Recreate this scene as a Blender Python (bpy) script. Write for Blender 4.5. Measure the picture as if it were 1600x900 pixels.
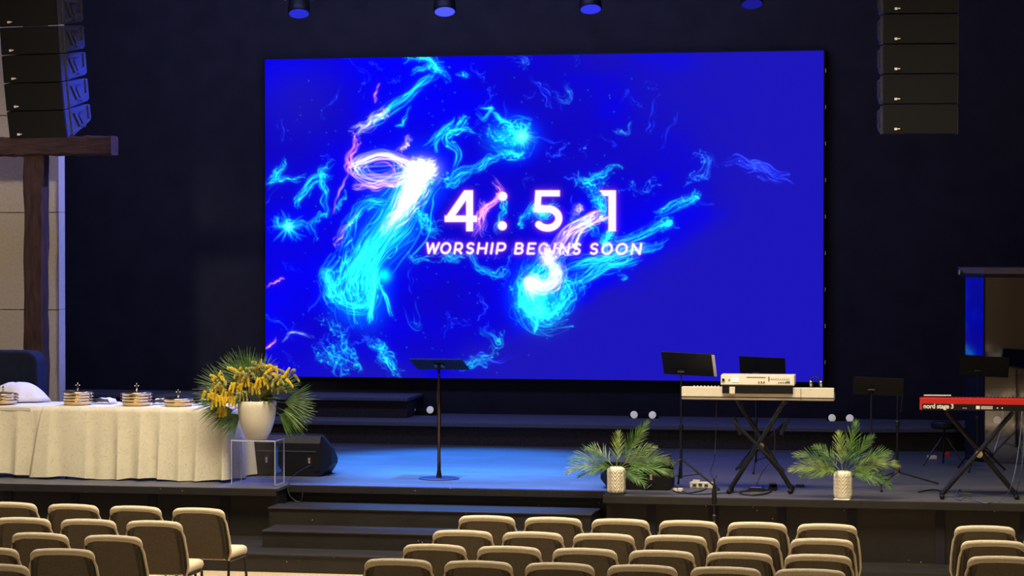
import bpy, bmesh, math, random
import numpy as np
from mathutils import Vector, Matrix
for o in list(bpy.data.objects):
    bpy.data.objects.remove(o)
S = bpy.context.scene
COL = S.collection
PI = math.pi

# ------------------------------------------------------------------ camera
CAM_H, FPX = 3.07, 3500.0
YAW, PITCH = math.atan(FPX/19130.0), math.atan(57/FPX)
cam = bpy.data.objects.new('camera', bpy.data.cameras.new('camera'))
COL.objects.link(cam)
cam.location = (0, 0, CAM_H)
cam.rotation_euler = (PI/2 - PITCH, 0, YAW)
cam.data.sensor_width = 36
cam.data.lens = 36*FPX/1600
cam.data.clip_end = 200
S.camera = cam

# ------------------------------------------------------------------ world, exposure
W = bpy.data.worlds.new('world'); S.world = W; W.use_nodes = True
W.node_tree.nodes['Background'].inputs[0].default_value = (0.004, 0.004, 0.006, 1)
W.node_tree.nodes['Background'].inputs[1].default_value = 1.0
S.view_settings.view_transform = 'Standard'
S.view_settings.look = 'None'
S.view_settings.exposure = 0
S.view_settings.gamma = 1
S.view_settings.use_curve_mapping = False

# ------------------------------------------------------------------ lights of the room, with some added unseen lamps
def area(name, loc, target, size, sizey, power, color, spread=PI):
    l = bpy.data.lights.new(name, 'AREA'); l.shape = 'RECTANGLE'
    l.size = size; l.size_y = sizey; l.energy = power; l.color = color; l.spread = spread
    o = bpy.data.objects.new(name, l); COL.objects.link(o); o.location = loc
    o.rotation_euler = (Vector(target)-Vector(loc)).to_track_quat('-Z', 'Y').to_euler()
    return o
def spot(name, loc, target, power, color, ang, blend=0.6, rad=0.08):
    l = bpy.data.lights.new(name, 'SPOT'); l.energy = power; l.color = color
    l.spot_size = ang; l.spot_blend = blend; l.shadow_soft_size = rad
    o = bpy.data.objects.new(name, l); COL.objects.link(o); o.location = loc
    o.rotation_euler = (Vector(target)-Vector(loc)).to_track_quat('-Z', 'Y').to_euler()
    return o
WARM = (1.0, 0.83, 0.57)
BLUE = (0.03, 0.26, 1.0)
area('house_light_rows', (-3.5, 18.3, 8.6), (-3.5, 18.5, 0), 12, 2.4, 900, WARM, 1.7)
area('added_rear_fill', (-3.0, 0.5, 8.6), (-3.0, -1.5, 0), 14, 1.5, 500, WARM)  # added unseen lamp, brightens the rear wall that the drum shield mirrors
area('house_light_hall', (-3.0, 8.0, 8.6), (-3.0, 9.5, 0), 12, 5.0, 260, WARM)
spot('front_wash_table', (-7.5, 15.0, 8.4), (-9.2, 23.4, 1.1), 520, WARM, math.radians(26), 0.7, 0.4)
spot('front_wash_keys', (-1.0, 15.0, 8.4), (-1.7, 22.9, 1.2), 400, WARM, math.radians(24), 0.8, 0.4)
spot('stage_blue_center', (-6.3, 25.2, 6.6), (-5.2, 24.9, 0.67), 10500, BLUE, math.radians(40), 0.7)
spot('stage_blue_center_front', (-4.4, 22.6, 7.2), (-4.6, 22.9, 0.67), 9500, BLUE, math.radians(33), 0.7)
spot('stage_blue_left', (-6.8, 25.8, 6.6), (-8.8, 23.2, 1.4), 3600, (.12, .2, 1.0), math.radians(50), 0.8)
spot('stage_blue_side', (-4.0, 26.12, 6.6), (-10.0, 25.6, 3.6), 2600, (0.18, 0.22, 1.0), math.radians(34), 0.6)
spot('added_blue_array', (-5.6, 23.0, 6.4), (-9.2, 21.9, 3.9), 3000, (0.03, 0.07, 1.0), math.radians(30), 0.8)  # added unseen spot, turns the side of the left array blue
area('added_blue_wall_fill', (-6.2, 23.6, 8.5), (-6.2, 28.6, 1.5), 7, 1.0, 320, (0.32, 0.35, 0.9))  # added unseen lamp, lifts the black wall to a dark blue
spot('added_panel_wash', (-13.5, 15.0, 8.4), (-11.2, 26.0, 3.0), 1600, WARM, math.radians(24), 0.8, 0.4)  # added unseen spot, brightens the beige panel
spot('stage_blue_right', (-1.4, 25.2, 6.6), (-1.6, 24.9, 0.67), 200, BLUE, math.radians(60), 0.9)

# ------------------------------------------------------------------ view geometry helpers
_f = Vector((-math.sin(YAW)*math.cos(PITCH), math.cos(YAW)*math.cos(PITCH), -math.sin(PITCH)))
_r = Vector((math.cos(YAW), math.sin(YAW), 0)); _u = _r.cross(_f)
_c = Vector((0, 0, CAM_H))
def _ray(x, y): return _f + _r*((x-800)/FPX) + _u*((450-y)/FPX)
def onz(x, y, z):
    d = _ray(x, y); return _c + d*((z-CAM_H)/d.z)
def ony(x, y, Y):
    d = _ray(x, y); return _c + d*(Y/d.y)

# ------------------------------------------------------------------ materials
MATS = {}
def mat(name, color, rough=0.6, metal=0.0, var=0.0, scale=20.0, bump=0.0, bscale=60.0, spec=0.5,
        emit=None, estr=0.0, coat=0.0, stretch=None):
    m = bpy.data.materials.new(name); m.use_nodes = True
    nt = m.node_tree; p = nt.nodes['Principled BSDF']
    p.inputs['Base Color'].default_value = (*color, 1)
    p.inputs['Roughness'].default_value = rough
    p.inputs['Metallic'].default_value = metal
    p.inputs['Specular IOR Level'].default_value = spec
    p.inputs['Coat Weight'].default_value = coat
    tc = nt.nodes.new('ShaderNodeTexCoord')
    mp = nt.nodes.new('ShaderNodeMapping'); nt.links.new(tc.outputs['Object'], mp.inputs[0])
    if stretch: mp.inputs['Scale'].default_value = stretch
    n = nt.nodes.new('ShaderNodeTexNoise'); n.inputs['Scale'].default_value = scale
    n.inputs['Detail'].default_value = 5
    nt.links.new(mp.outputs[0], n.inputs['Vector'])
    r = nt.nodes.new('ShaderNodeValToRGB')
    v = max(var, 0.04)
    r.color_ramp.elements[0].position = 0.3; r.color_ramp.elements[1].position = 0.7
    r.color_ramp.elements[0].color = (*[max(0, c*(1-v)) for c in color], 1)
    r.color_ramp.elements[1].color = (*[min(1, c*(1+v)) for c in color], 1)
    nt.links.new(n.outputs['Fac'], r.inputs[0]); nt.links.new(r.outputs[0], p.inputs['Base Color'])
    if bump > 0:
        n2 = nt.nodes.new('ShaderNodeTexNoise'); n2.inputs['Scale'].default_value = bscale
        n2.inputs['Detail'].default_value = 4
        nt.links.new(mp.outputs[0], n2.inputs['Vector'])
        b = nt.nodes.new('ShaderNodeBump'); b.inputs['Strength'].default_value = bump
        b.inputs['Distance'].default_value = 0.01
        nt.links.new(n2.outputs['Fac'], b.inputs['Height']); nt.links.new(b.outputs[0], p.inputs['Normal'])
    if emit:
        p.inputs['Emission Color'].default_value = (*emit, 1)
        p.inputs['Emission Strength'].default_value = estr
    MATS[name] = m
    return m
def speckled(m, density=55.0, thr=0.035, col=(0.75, 0.65, 0.55)):
    """fine dust specks lying on a dark surface"""
    nt = m.node_tree; p = nt.nodes['Principled BSDF']
    src = p.inputs['Base Color'].links[0].from_socket
    tc = nt.nodes.new('ShaderNodeTexCoord')
    v = nt.nodes.new('ShaderNodeTexVoronoi'); v.inputs['Scale'].default_value = density
    nt.links.new(tc.outputs['Object'], v.inputs['Vector'])
    lt = nt.nodes.new('ShaderNodeMath'); lt.operation = 'LESS_THAN'; lt.inputs[1].default_value = thr*4
    nt.links.new(v.outputs['Distance'], lt.inputs[0])
    n = nt.nodes.new('ShaderNodeSeparateColor'); nt.links.new(v.outputs['Color'], n.inputs[0])
    g = nt.nodes.new('ShaderNodeMath'); g.operation = 'GREATER_THAN'; g.inputs[1].default_value = 0.95
    nt.links.new(n.outputs[0], g.inputs[0])
    mu = nt.nodes.new('ShaderNodeMath'); mu.operation = 'MULTIPLY'
    nt.links.new(lt.outputs[0], mu.inputs[0]); nt.links.new(g.outputs[0], mu.inputs[1])
    mx = nt.nodes.new('ShaderNodeMix'); mx.data_type = 'RGBA'
    nt.links.new(mu.outputs[0], mx.inputs[0]); nt.links.new(src, mx.inputs[6]); mx.inputs[7].default_value = (*col, 1)
    nt.links.new(mx.outputs[2], p.inputs['Base Color'])
    return m
def grid_lines(m, sx, sy, width, dark=0.45):
    """board seams: a brick texture multiplied into the colour"""
    nt = m.node_tree; p = nt.nodes['Principled BSDF']
    src = p.inputs['Base Color'].links[0].from_socket
    tc = nt.nodes.new('ShaderNodeTexCoord')
    b = nt.nodes.new('ShaderNodeTexBrick'); b.inputs['Scale'].default_value = 1
    b.inputs['Brick Width'].default_value = sx; b.inputs['Row Height'].default_value = sy
    b.inputs['Mortar Size'].default_value = width; b.inputs['Mortar Smooth'].default_value = 0.3
    b.inputs['Color1'].default_value = (1, 1, 1, 1); b.inputs['Color2'].default_value = (.86, .86, .86, 1)
    b.inputs['Mortar'].default_value = (dark, dark, dark, 1)
    nt.links.new(tc.outputs['Object'], b.inputs['Vector'])
    mx = nt.nodes.new('ShaderNodeMix'); mx.data_type = 'RGBA'; mx.blend_type = 'MULTIPLY'; mx.inputs[0].default_value = 1
    nt.links.new(src, mx.inputs[6]); nt.links.new(b.outputs['Color'], mx.inputs[7])
    nt.links.new(mx.outputs[2], p.inputs['Base Color'])
    return m

M_wall = mat('black_wall', (0.028, 0.028, 0.038), 0.9, var=.15, scale=3, spec=.1)
M_hall = mat('hall_wall', (0.42, 0.34, 0.24), 0.9, var=.1, scale=2)
M_ceil = mat('ceiling_black', (0.012, 0.012, 0.014), 0.9)
M_carpet = mat('hall_carpet', (0.45, 0.35, 0.23), 0.95, var=.3, scale=60, bump=.6, bscale=200)
M_stage = grid_lines(mat('stage_boards', (0.095, 0.10, 0.115), 0.5, var=.25, scale=6, bump=.1, bscale=40, stretch=(.3, 3, 1)), 2.4, .2, .006, .6)
M_riser = speckled(mat('stage_riser_black', (0.012, 0.0095, 0.009), 0.6, var=.3, scale=4, bump=.2, bscale=30), 26, .03)
M_nose = speckled(mat('stage_nosing', (0.012, 0.011, 0.0115), 0.55, var=.3, scale=9), 30, .03)
M_plat = speckled(mat('platform_carpet', (0.11, 0.11, 0.13), 0.95, var=.35, scale=90, bump=.5, bscale=150), 60, .05, (.3, .3, .35))
M_platface = speckled(mat('platform_face', (0.028, 0.022, 0.020), 0.8, var=.4, scale=40, bump=.3), 30, .02)
M_panel = grid_lines(mat('acoustic_panel', (0.62, 0.54, 0.39), 0.9, var=.08, scale=30, bump=.2, bscale=120), 50, 1.13, .012, .6)
M_wood = mat('rough_hewn_wood', (0.055, 0.024, 0.015), 0.8, var=.55, scale=7, bump=1.0, bscale=14, stretch=(3, 3, .5))
M_woodb = mat('rough_hewn_wood_beam', (0.055, 0.024, 0.015), 0.8, var=.55, scale=7, bump=1.0, bscale=14, stretch=(.5, 3, 3))
M_black = mat('black_plastic', (0.007, 0.007, 0.009), 0.5, var=.2, spec=.25)
M_blackm = mat('black_metal', (0.008, 0.008, 0.010), 0.4, metal=.0, spec=.4)
M_grille = mat('speaker_grille', (0.010, 0.0105, 0.014), 0.8, spec=.15, var=.2, scale=200, bump=.4, bscale=400)
M_cab = mat('speaker_cabinet', (0.05, 0.05, 0.055), 0.5, var=.2, scale=30, bump=.2)
M_chrome = mat('chrome', (0.75, 0.72, 0.68), 0.16, metal=1.0)
M_bronze = mat('polished_dark_metal', (0.16, 0.13, 0.11), 0.12, metal=1.0)
M_brass = mat('brass', (0.66, 0.50, 0.26), 0.20, metal=1.0)
M_silver = mat('silver', (0.62, 0.58, 0.5), 0.25, metal=1.0)
M_white = mat('white_plastic', (0.80, 0.76, 0.66), 0.45)
M_paper = mat('white_paper', (0.85, 0.83, 0.8), 0.9)
M_red = mat('red_lacquer', (0.62, 0.02, 0.02), 0.35, coat=.3)
M_navy = mat('navy_quilted_cover', (0.008, 0.012, 0.026), 0.9, var=.3, scale=9, bump=.6, bscale=9)
M_vase = mat('white_vase', (0.84, 0.81, 0.68), 0.35, bump=.25, bscale=18, stretch=(2, 2, .4))
M_vasec = mat('white_ceramic', (0.80, 0.76, 0.64), 0.4)
M_leaf = mat('palm_leaf', (0.075, 0.17, 0.03), 0.4, var=.7, scale=14)
M_leafy = mat('palm_leaf_yellow_green', (0.17, 0.25, 0.045), 0.4, var=.7, scale=14)
M_leafd = mat('fan_palm_leaf', (0.06, 0.13, 0.045), 0.5, var=.5, scale=14)
M_stem = mat('green_stem', (0.16, 0.2, 0.06), 0.6)
M_yellow = mat('yellow_blossom', (0.72, 0.53, 0.03), 0.7, var=.3, scale=50)
M_bud = mat('olive_bud', (0.34, 0.33, 0.10), 0.7, var=.5, scale=60)
M_lamp = mat('warm_white_lens', (0.85, 0.82, 0.75), 0.5, emit=(1, .95, .88), estr=.30)
M_lens = [mat('blue_lens_dim', (.02, .02, .3), .3, emit=(.02, .02, .55), estr=.9),
          mat('blue_lens', (.02, .02, .3), .3, emit=(.055, .07, 1.0), estr=1.3),
          mat('blue_lens_soft', (.02, .02, .3), .3, emit=(.02, .022, .8), estr=.9),
          mat('blue_lens_faint', (.02, .02, .2), .3, emit=(.008, .008, .20), estr=.9)]
M_led = mat('blue_indicator', (.02, .05, .4), .3, emit=(.02, .15, 1), estr=2.5)
M_key = mat('piano_keys', (0.8, 0.78, 0.7), 0.4)
M_lcd = mat('lcd_window', (0.9, .9, .85), .3, emit=(1, .95, .8), estr=.45)
M_ink = mat('lettering_white', (0.85, .82, .75), .5, emit=(1, .9, .8), estr=.12)
M_cable = mat('black_cable', (0.015, 0.015, 0.018), 0.5)
M_cableb = mat('blue_grey_cable', (0.10, 0.13, 0.3), 0.5)
M_drum = mat('drum_shell', (0.10, 0.045, 0.03), 0.25, coat=.6)
M_head = mat('drum_head', (0.20, 0.17, 0.14), 0.6)
M_rail = mat('brown_rail', (0.17, 0.13, 0.11), 0.6)

# chair upholstery, fine woven
M_seatf = mat('chair_fabric_light', (0.56, 0.49, 0.38), 0.95, var=.15, scale=120, bump=.5, bscale=300)
M_shade_strip = mat('painted_shade_strip', (0.022, 0.019, 0.017), 0.6)  # dark tone for the shade in the folds of the chair back
M_backf = mat('chair_fabric_back', (0.105, 0.088, 0.068), 0.95, var=.28, scale=60, bump=.5, bscale=260, stretch=(1, 1, 3))

# white damask cloth
def damask():
    m = mat('white_damask', (0.82, 0.78, 0.64), 0.75, var=.03, scale=4, bump=.15, bscale=220)
    nt = m.node_tree; p = nt.nodes['Principled BSDF']; src = p.inputs['Base Color'].links[0].from_socket
    tc = nt.nodes.new('ShaderNodeTexCoord')
    w = nt.nodes.new('ShaderNodeTexNoise'); w.inputs['Scale'].default_value = 9
    w.inputs['Detail'].default_value = 1; w.inputs['Distortion'].default_value = 3.5
    nt.links.new(tc.outputs['Object'], w.inputs['Vector'])
    r = nt.nodes.new('ShaderNodeValToRGB')
    e = r.color_ramp.elements; e[0].position = .47; e[0].color = (1, 1, 1, 1); e[1].position = .5; e[1].color = (.77, .77, .76, 1)
    e2 = r.color_ramp.elements.new(.53); e2.color = (1, 1, 1, 1)
    nt.links.new(w.outputs['Fac'], r.inputs[0])
    mx = nt.nodes.new('ShaderNodeMix'); mx.data_type = 'RGBA'; mx.blend_type = 'MULTIPLY'; mx.inputs[0].default_value = 1
    nt.links.new(src, mx.inputs[6]); nt.links.new(r.outputs[0], mx.inputs[7]); nt.links.new(mx.outputs[2], p.inputs['Base Color'])
    return m
M_cloth = damask()
M_napkin = mat('white_linen', (0.80, 0.77, 0.70), 0.85, bump=.2, bscale=100)

def glassy(name, tint, gloss, rough=0.02, fres=True, fk=.5):
    m = bpy.data.materials.new(name); m.use_nodes = True; nt = m.node_tree
    for n in list(nt.nodes): nt.nodes.remove(n)
    out = nt.nodes.new('ShaderNodeOutputMaterial')
    t = nt.nodes.new('ShaderNodeBsdfTransparent'); t.inputs[0].default_value = (*tint, 1)
    g = nt.nodes.new('ShaderNodeBsdfGlossy'); g.inputs['Roughness'].default_value = rough
    g.inputs[0].default_value = (.95, .95, 1, 1)
    mx = nt.nodes.new('ShaderNodeMixShader')
    lw = nt.nodes.new('ShaderNodeLayerWeight'); lw.inputs['Blend'].default_value = .3
    ma = nt.nodes.new('ShaderNodeMath'); ma.operation = 'MULTIPLY_ADD'
    ma.inputs[1].default_value = fk if fres else 0; ma.inputs[2].default_value = gloss
    nt.links.new(lw.outputs['Fresnel'], ma.inputs[0]); nt.links.new(ma.outputs[0], mx.inputs[0])
    nt.links.new(t.outputs[0], mx.inputs[1]); nt.links.new(g.outputs[0], mx.inputs[2]); nt.links.new(mx.outputs[0], out.inputs[0])
    return m
M_acrylic = glassy('clear_acrylic', (.96, .965, .985), .012, fk=.15)
M_acredge = mat('acrylic_edge', (.55, .58, .65), .25)
M_shield = glassy('drum_shield_acrylic', (.62, .60, .58), .20, .06, fk=.2)
M_shieldm = glassy('drum_shield_end_panel', (.25, .25, .28), .45, .05)
M_smoke = glassy('smoked_acrylic', (.05, .05, .08), .015, .02, fk=.12)

# ------------------------------------------------------------------ mesh building
class MB:
    def __init__(s): s.v = []; s.f = []; s.M = Matrix.Identity(4)
    def add(s, vs, fs):
        b = len(s.v); s.v += [tuple(s.M @ Vector(v)) for v in vs]; s.f += [tuple(i+b for i in f) for f in fs]; return s
    def box(s, c, d, rot=None, taper=1.0):
        x, y, z = d[0]/2, d[1]/2, d[2]/2
        vs = [Vector((sx*x*(taper if sz > 0 else 1), sy*y*(taper if sz > 0 else 1), sz*z)) for sz in (-1, 1) for sy in (-1, 1) for sx in (-1, 1)]
        if rot is not None: vs = [rot @ v for v in vs]
        c = Vector(c)
        return s.add([v+c for v in vs], [(0, 2, 3, 1), (4, 5, 7, 6), (0, 1, 5, 4), (2, 6, 7, 3), (0, 4, 6, 2), (1, 3, 7, 5)])
    def tube(s, pts, r, n=8, caps=True):
        pts = [Vector(p) for p in pts]; rr = r if isinstance(r, (list, tuple)) else [r]*len(pts)
        vs = []; fs = []; prev = None
        for i, p in enumerate(pts):
            t = (pts[min(i+1, len(pts)-1)]-pts[max(i-1, 0)]).normalized()
            if prev is None: a = t.orthogonal().normalized()
            else:
                a = prev - t*prev.dot(t)
                a = a.normalized() if a.length > 1e-5 else t.orthogonal().normalized()
            prev = a; b = t.cross(a)
            for k in range(n):
                an = 2*PI*k/n; vs.append(p+(a*math.cos(an)+b*math.sin(an))*rr[i])
        for i in range(len(pts)-1):
            for k in range(n):
                k2 = (k+1) % n; fs.append((i*n+k, i*n+k2, (i+1)*n+k2, (i+1)*n+k))
        if caps:
            fs.append(tuple(range(n-1, -1, -1))); m = (len(pts)-1)*n; fs.append(tuple(range(m, m+n)))
        return s.add(vs, fs)
    def lathe(s, prof, c=(0, 0, 0), n=24, fn=None, rot=None):
        vs = []; fs = []; c = Vector(c)
        for j, (r, z) in enumerate(prof):
            for k in range(n):
                a = 2*PI*k/n; rr = r + (fn(a, z, j) if fn else 0)
                v = Vector((rr*math.cos(a), rr*math.sin(a), z))
                if rot is not None: v = rot @ v
                vs.append(v+c)
        for j in range(len(prof)-1):
            for k in range(n):
                k2 = (k+1) % n; fs.append((j*n+k, j*n+k2, (j+1)*n+k2, (j+1)*n+k))
        fs.append(tuple(range(n-1, -1, -1))); m = (len(prof)-1)*n; fs.append(tuple(range(m, m+n)))
        return s.add(vs, fs)
    def prism(s, poly, a0, a1, axis='x'):
        """poly of 2-D points extruded between a0 and a1 along the axis"""
        n = len(poly)
        def P(p, a): return {'x': (a, p[0], p[1]), 'y': (p[0], a, p[1]), 'z': (p[0], p[1], a)}[axis]
        vs = [P(p, a0) for p in poly]+[P(p, a1) for p in poly]
        fs = [tuple(range(n)), tuple(range(2*n-1, n-1, -1))]+[(i, (i+1) % n, n+(i+1) % n, n+i) for i in range(n)]
        return s.add(vs, fs)
    def ball(s, c, r, n=10, m=7, sc=(1, 1, 1)):
        c = Vector(c); vs = []; fs = []
        for j in range(m+1):
            ph = PI*j/m
            for k in range(n):
                a = 2*PI*k/n
                vs.append(c+Vector((r*sc[0]*math.sin(ph)*math.cos(a), r*sc[1]*math.sin(ph)*math.sin(a), -r*sc[2]*math.cos(ph))))
        for j in range(m):
            for k in range(n):
                k2 = (k+1) % n; fs.append((j*n+k, j*n+k2, (j+1)*n+k2, (j+1)*n+k))
        return s.add(vs, fs)
    def build(s, name, m, parent=None, smooth=False, bevel=0, loc=None, rotz=0, fixn=True):
        me = bpy.data.meshes.new(name); me.from_pydata(s.v, [], s.f)
        if fixn:
            b = bmesh.new(); b.from_mesh(me); bmesh.ops.recalc_face_normals(b, faces=b.faces); b.to_mesh(me); b.free()
        me.materials.append(m); me.update()
        if smooth:
            for p in me.polygons: p.use_smooth = True
        o = bpy.data.objects.new(name, me); COL.objects.link(o)
        if bevel:
            bv = o.modifiers.new('bevel', 'BEVEL'); bv.width = bevel; bv.segments = 2; bv.limit_method = 'ANGLE'
        if parent: o.parent = parent
        if loc is not None: o.location = loc
        if rotz: o.rotation_euler.z = rotz
        return o
def tag(o, label=None, cat=None, group=None, kind=None):
    if label: o['label'] = label
    if cat: o['category'] = cat
    if group: o['group'] = group
    if kind: o['kind'] = kind
    return o
def thing(name, label, cat, loc=(0, 0, 0), rz=0, group=None):
    o = bpy.data.objects.new(name, None); COL.objects.link(o); o.empty_display_size = .1
    o.location = loc; o.rotation_euler.z = rz
    return tag(o, label, cat, group)
def struct(name, mb, m, label, cat, bevel=0):
    o = mb.build(name, m, bevel=bevel); return tag(o, label, cat, kind='structure')
def copy_tree(o, parent=None):
    c = o.copy(); COL.objects.link(c)
    if parent: c.parent = parent
    for ch in [x for x in list(COL.objects) if x.parent == o]: copy_tree(ch, c)
    return c
def rnd(seed): return random.Random(seed)

# ================================================================== THE ROOM
YB = 28.6                                                        # back wall plane
struct('floor', MB().box((-3, 13, -.05), (24, 34, .1)), M_carpet, 'beige carpet of the hall floor', 'floor')
struct('wall_back', MB().box((-3, YB+.1, 4.4), (24, .2, 8.8)), M_wall, 'black wall behind the stage', 'wall')
struct('wall_left', MB().box((-15.1, 13, 4.4), (.2, 34, 8.8)), M_hall, 'side wall on the left', 'wall')
struct('wall_right', MB().box((9.1, 13, 4.4), (.2, 34, 8.8)), M_hall, 'side wall on the right', 'wall')
struct('wall_front', MB().box((-3, -4.1, 4.4), (24, .2, 8.8)), M_hall, 'rear wall of the hall behind the seats', 'wall')
struct('ceiling', MB().box((-3, 13, 8.9), (24.4, 34.4, .2)), M_ceil, 'black ceiling', 'ceiling')
ZS = .67
# black side wall beside the stage on the right
struct('wall_stage_right', MB().box((6.2, 25.2, 4.75), (5.6, 6.7, 8.06)), M_wall, 'black wall mass at the right of the stage', 'wall')

# stage deck with the step recess in the middle
XL, XR = -6.41, -3.08
b = MB()
b.prism([(-14.95, 21.92), (XL-.02, 21.92), (XL-.02, 22.33), (XR+.02, 22.33), (XR+.02, 21.92), (8.9, 21.92), (8.9, YB), (-14.95, YB)], 0, ZS-.03, 'z')
struct('stage_base', b, M_riser, 'black speckled front face of the stage', 'stage')
b = MB()
b.prism([(-14.95, 21.83), (XL, 21.83), (XL, 22.25), (XR, 22.25), (XR, 21.83), (8.9, 21.83), (8.9, YB), (-14.95, YB)], ZS-.028, ZS, 'z')
struct('stage_deck', b, M_stage, 'dark boarded stage floor', 'stage')
# nosing strip along the deck edge
b = MB()
for x0, x1, y in ((-14.95, XL, 21.80), (XL, XR, 22.22), (XR, 8.9, 21.80)):
    b.box(((x0+x1)/2, y+.012, ZS-.039), (x1-x0, .024, .076))
struct('trim_1', b, M_nose, 'dark nosing strip along the stage edge', 'trim', bevel=.004)
b = MB()
rr = rnd(5)
x = -14.8
while x < 8.8:                                                    # posts and panel joints of the stage front
    if not (XL-.1 < x < XR+.05): b.box((x, 21.912, .31), (.09, .02, .62))
    x += .61+rr.random()*.25
struct('trim_2', b, M_wall, 'upright battens on the stage front', 'trim')
# steps
steps = [(.516, 21.53, XL, -3.16), (.346, 21.04, -6.33, -3.16), (.178, 20.62, -9.5, -3.0)]
for i, (z, y, x0, x1) in enumerate(steps):
    prev = 22.30
    b = MB().box(((x0+x1)/2, (y+.012+prev)/2, (z-.022)/2), (x1-x0, prev-y-.012, z-.022))
    st = struct('stage_step', b, M_riser, ('upper', 'middle', 'lowest')[i]+' black step up to the stage', 'step')
    t = MB().box(((x0+x1)/2, (y+21.9)/2, z-.011), (x1-x0+.02, 21.9-y, .022)).build('tread', M_nose, st, bevel=.006)
struct('stage_plinth', MB().box((2.9, 21.6, .03), (11.8, .7, .06)), M_riser, 'low dark plinth along the right stage front', 'stage')
struct('trim_3', MB().box(((XL+XR)/2, 22.262, ZS+.002), (XR-XL-.01, .05, .012)), mat('blue_lit_edge_strip', (.10, .16, .5), .25, spec=.8), 'satin strip on the deck edge above the steps, blue light painted into its colour', 'trim', bevel=.003)  # blue light reflected along the edge is put into the strip's colour
# platform at the back, its right end running back to the wall
pl = [(-14.9, 27.1), (-.6, 27.1), (.4, 27.35), (1.5, 28.3), (1.5, YB), (-14.9, YB)]
struct('platform_base', MB().prism([(-14.9, 27.16), (-.6, 27.16), (.37, 27.41), (1.45, 28.33), (1.45, YB), (-14.9, YB)], ZS, .90, 'z'), M_platface, 'dark face of the long low platform', 'platform')
struct('platform_deck', MB().prism(pl, .90, .955, 'z'), M_plat, 'speckled grey carpet top of the long low platform', 'platform', bevel=.008)
p0 = ony(636, 630, 27.65)
b = MB().prism([(-12.6, 27.72), (p0.x-.02, 27.72), (p0.x-.02, YB), (-12.6, YB)], .955, 1.17, 'z')
r2 = struct('riser_base', b, M_platface, 'dark face of the upper riser', 'platform')
struct('riser_deck', MB().prism([(-12.6, 27.66), (p0.x, 27.66), (p0.x, YB), (-12.6, YB)], 1.17, 1.215, 'z'), M_plat, 'carpeted top of the upper riser left of the screen', 'platform', bevel=.008)

# beige acoustic wall panel on the left, with its return
pe = ony(92, 400, 26.2)
zz = [ZS, ony(60, 484, 26.2).z, ony(60, 332, 26.2).z]
while zz[-1] < 8.4: zz.append(zz[-1]+zz[2]-zz[1])
zz[-1] = 8.55
b = MB().box(((pe.x-14.9)/2, 26.33, 4.6), (pe.x+14.9-.02, .18, 7.86))
for z0, z1 in zip(zz[:-1], zz[1:]): b.box(((pe.x-14.9)/2, 26.30, (z0+z1)/2), (pe.x+14.9, .20, z1-z0-.012))
struct('wall_panel', b, M_panel, 'beige panelled wall behind the wooden cross', 'wall')

# ================================================================== LED SCREEN
SYF = YB-.12
tl, br = ony(414, 93, SYF), ony(1286, 597, SYF)
SX0, SX1 = tl.x, br.x
SZ1 = (ony(414, 93, SYF).z+ony(1287, 79, SYF).z)/2; SZ0 = (ony(414, 588, SYF).z+ony(1284, 597, SYF).z)/2
scr = thing('led_screen', 'huge blue LED screen with a glowing swirl and a countdown', 'screen', ((SX0+SX1)/2, SYF, SZ0))
SW, SH = SX1-SX0, SZ1-SZ0
MB().box((0, .055, SH/2), (SW+.04, .09, SH+.04)).build('bezel', M_black, scr, bevel=.004)
for i in range(9): MB().box((SW/2+.022, .03, .25+i*(SH-.5)/8), (.012, .03, .05)).build('side_clip', M_silver, scr)

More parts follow.
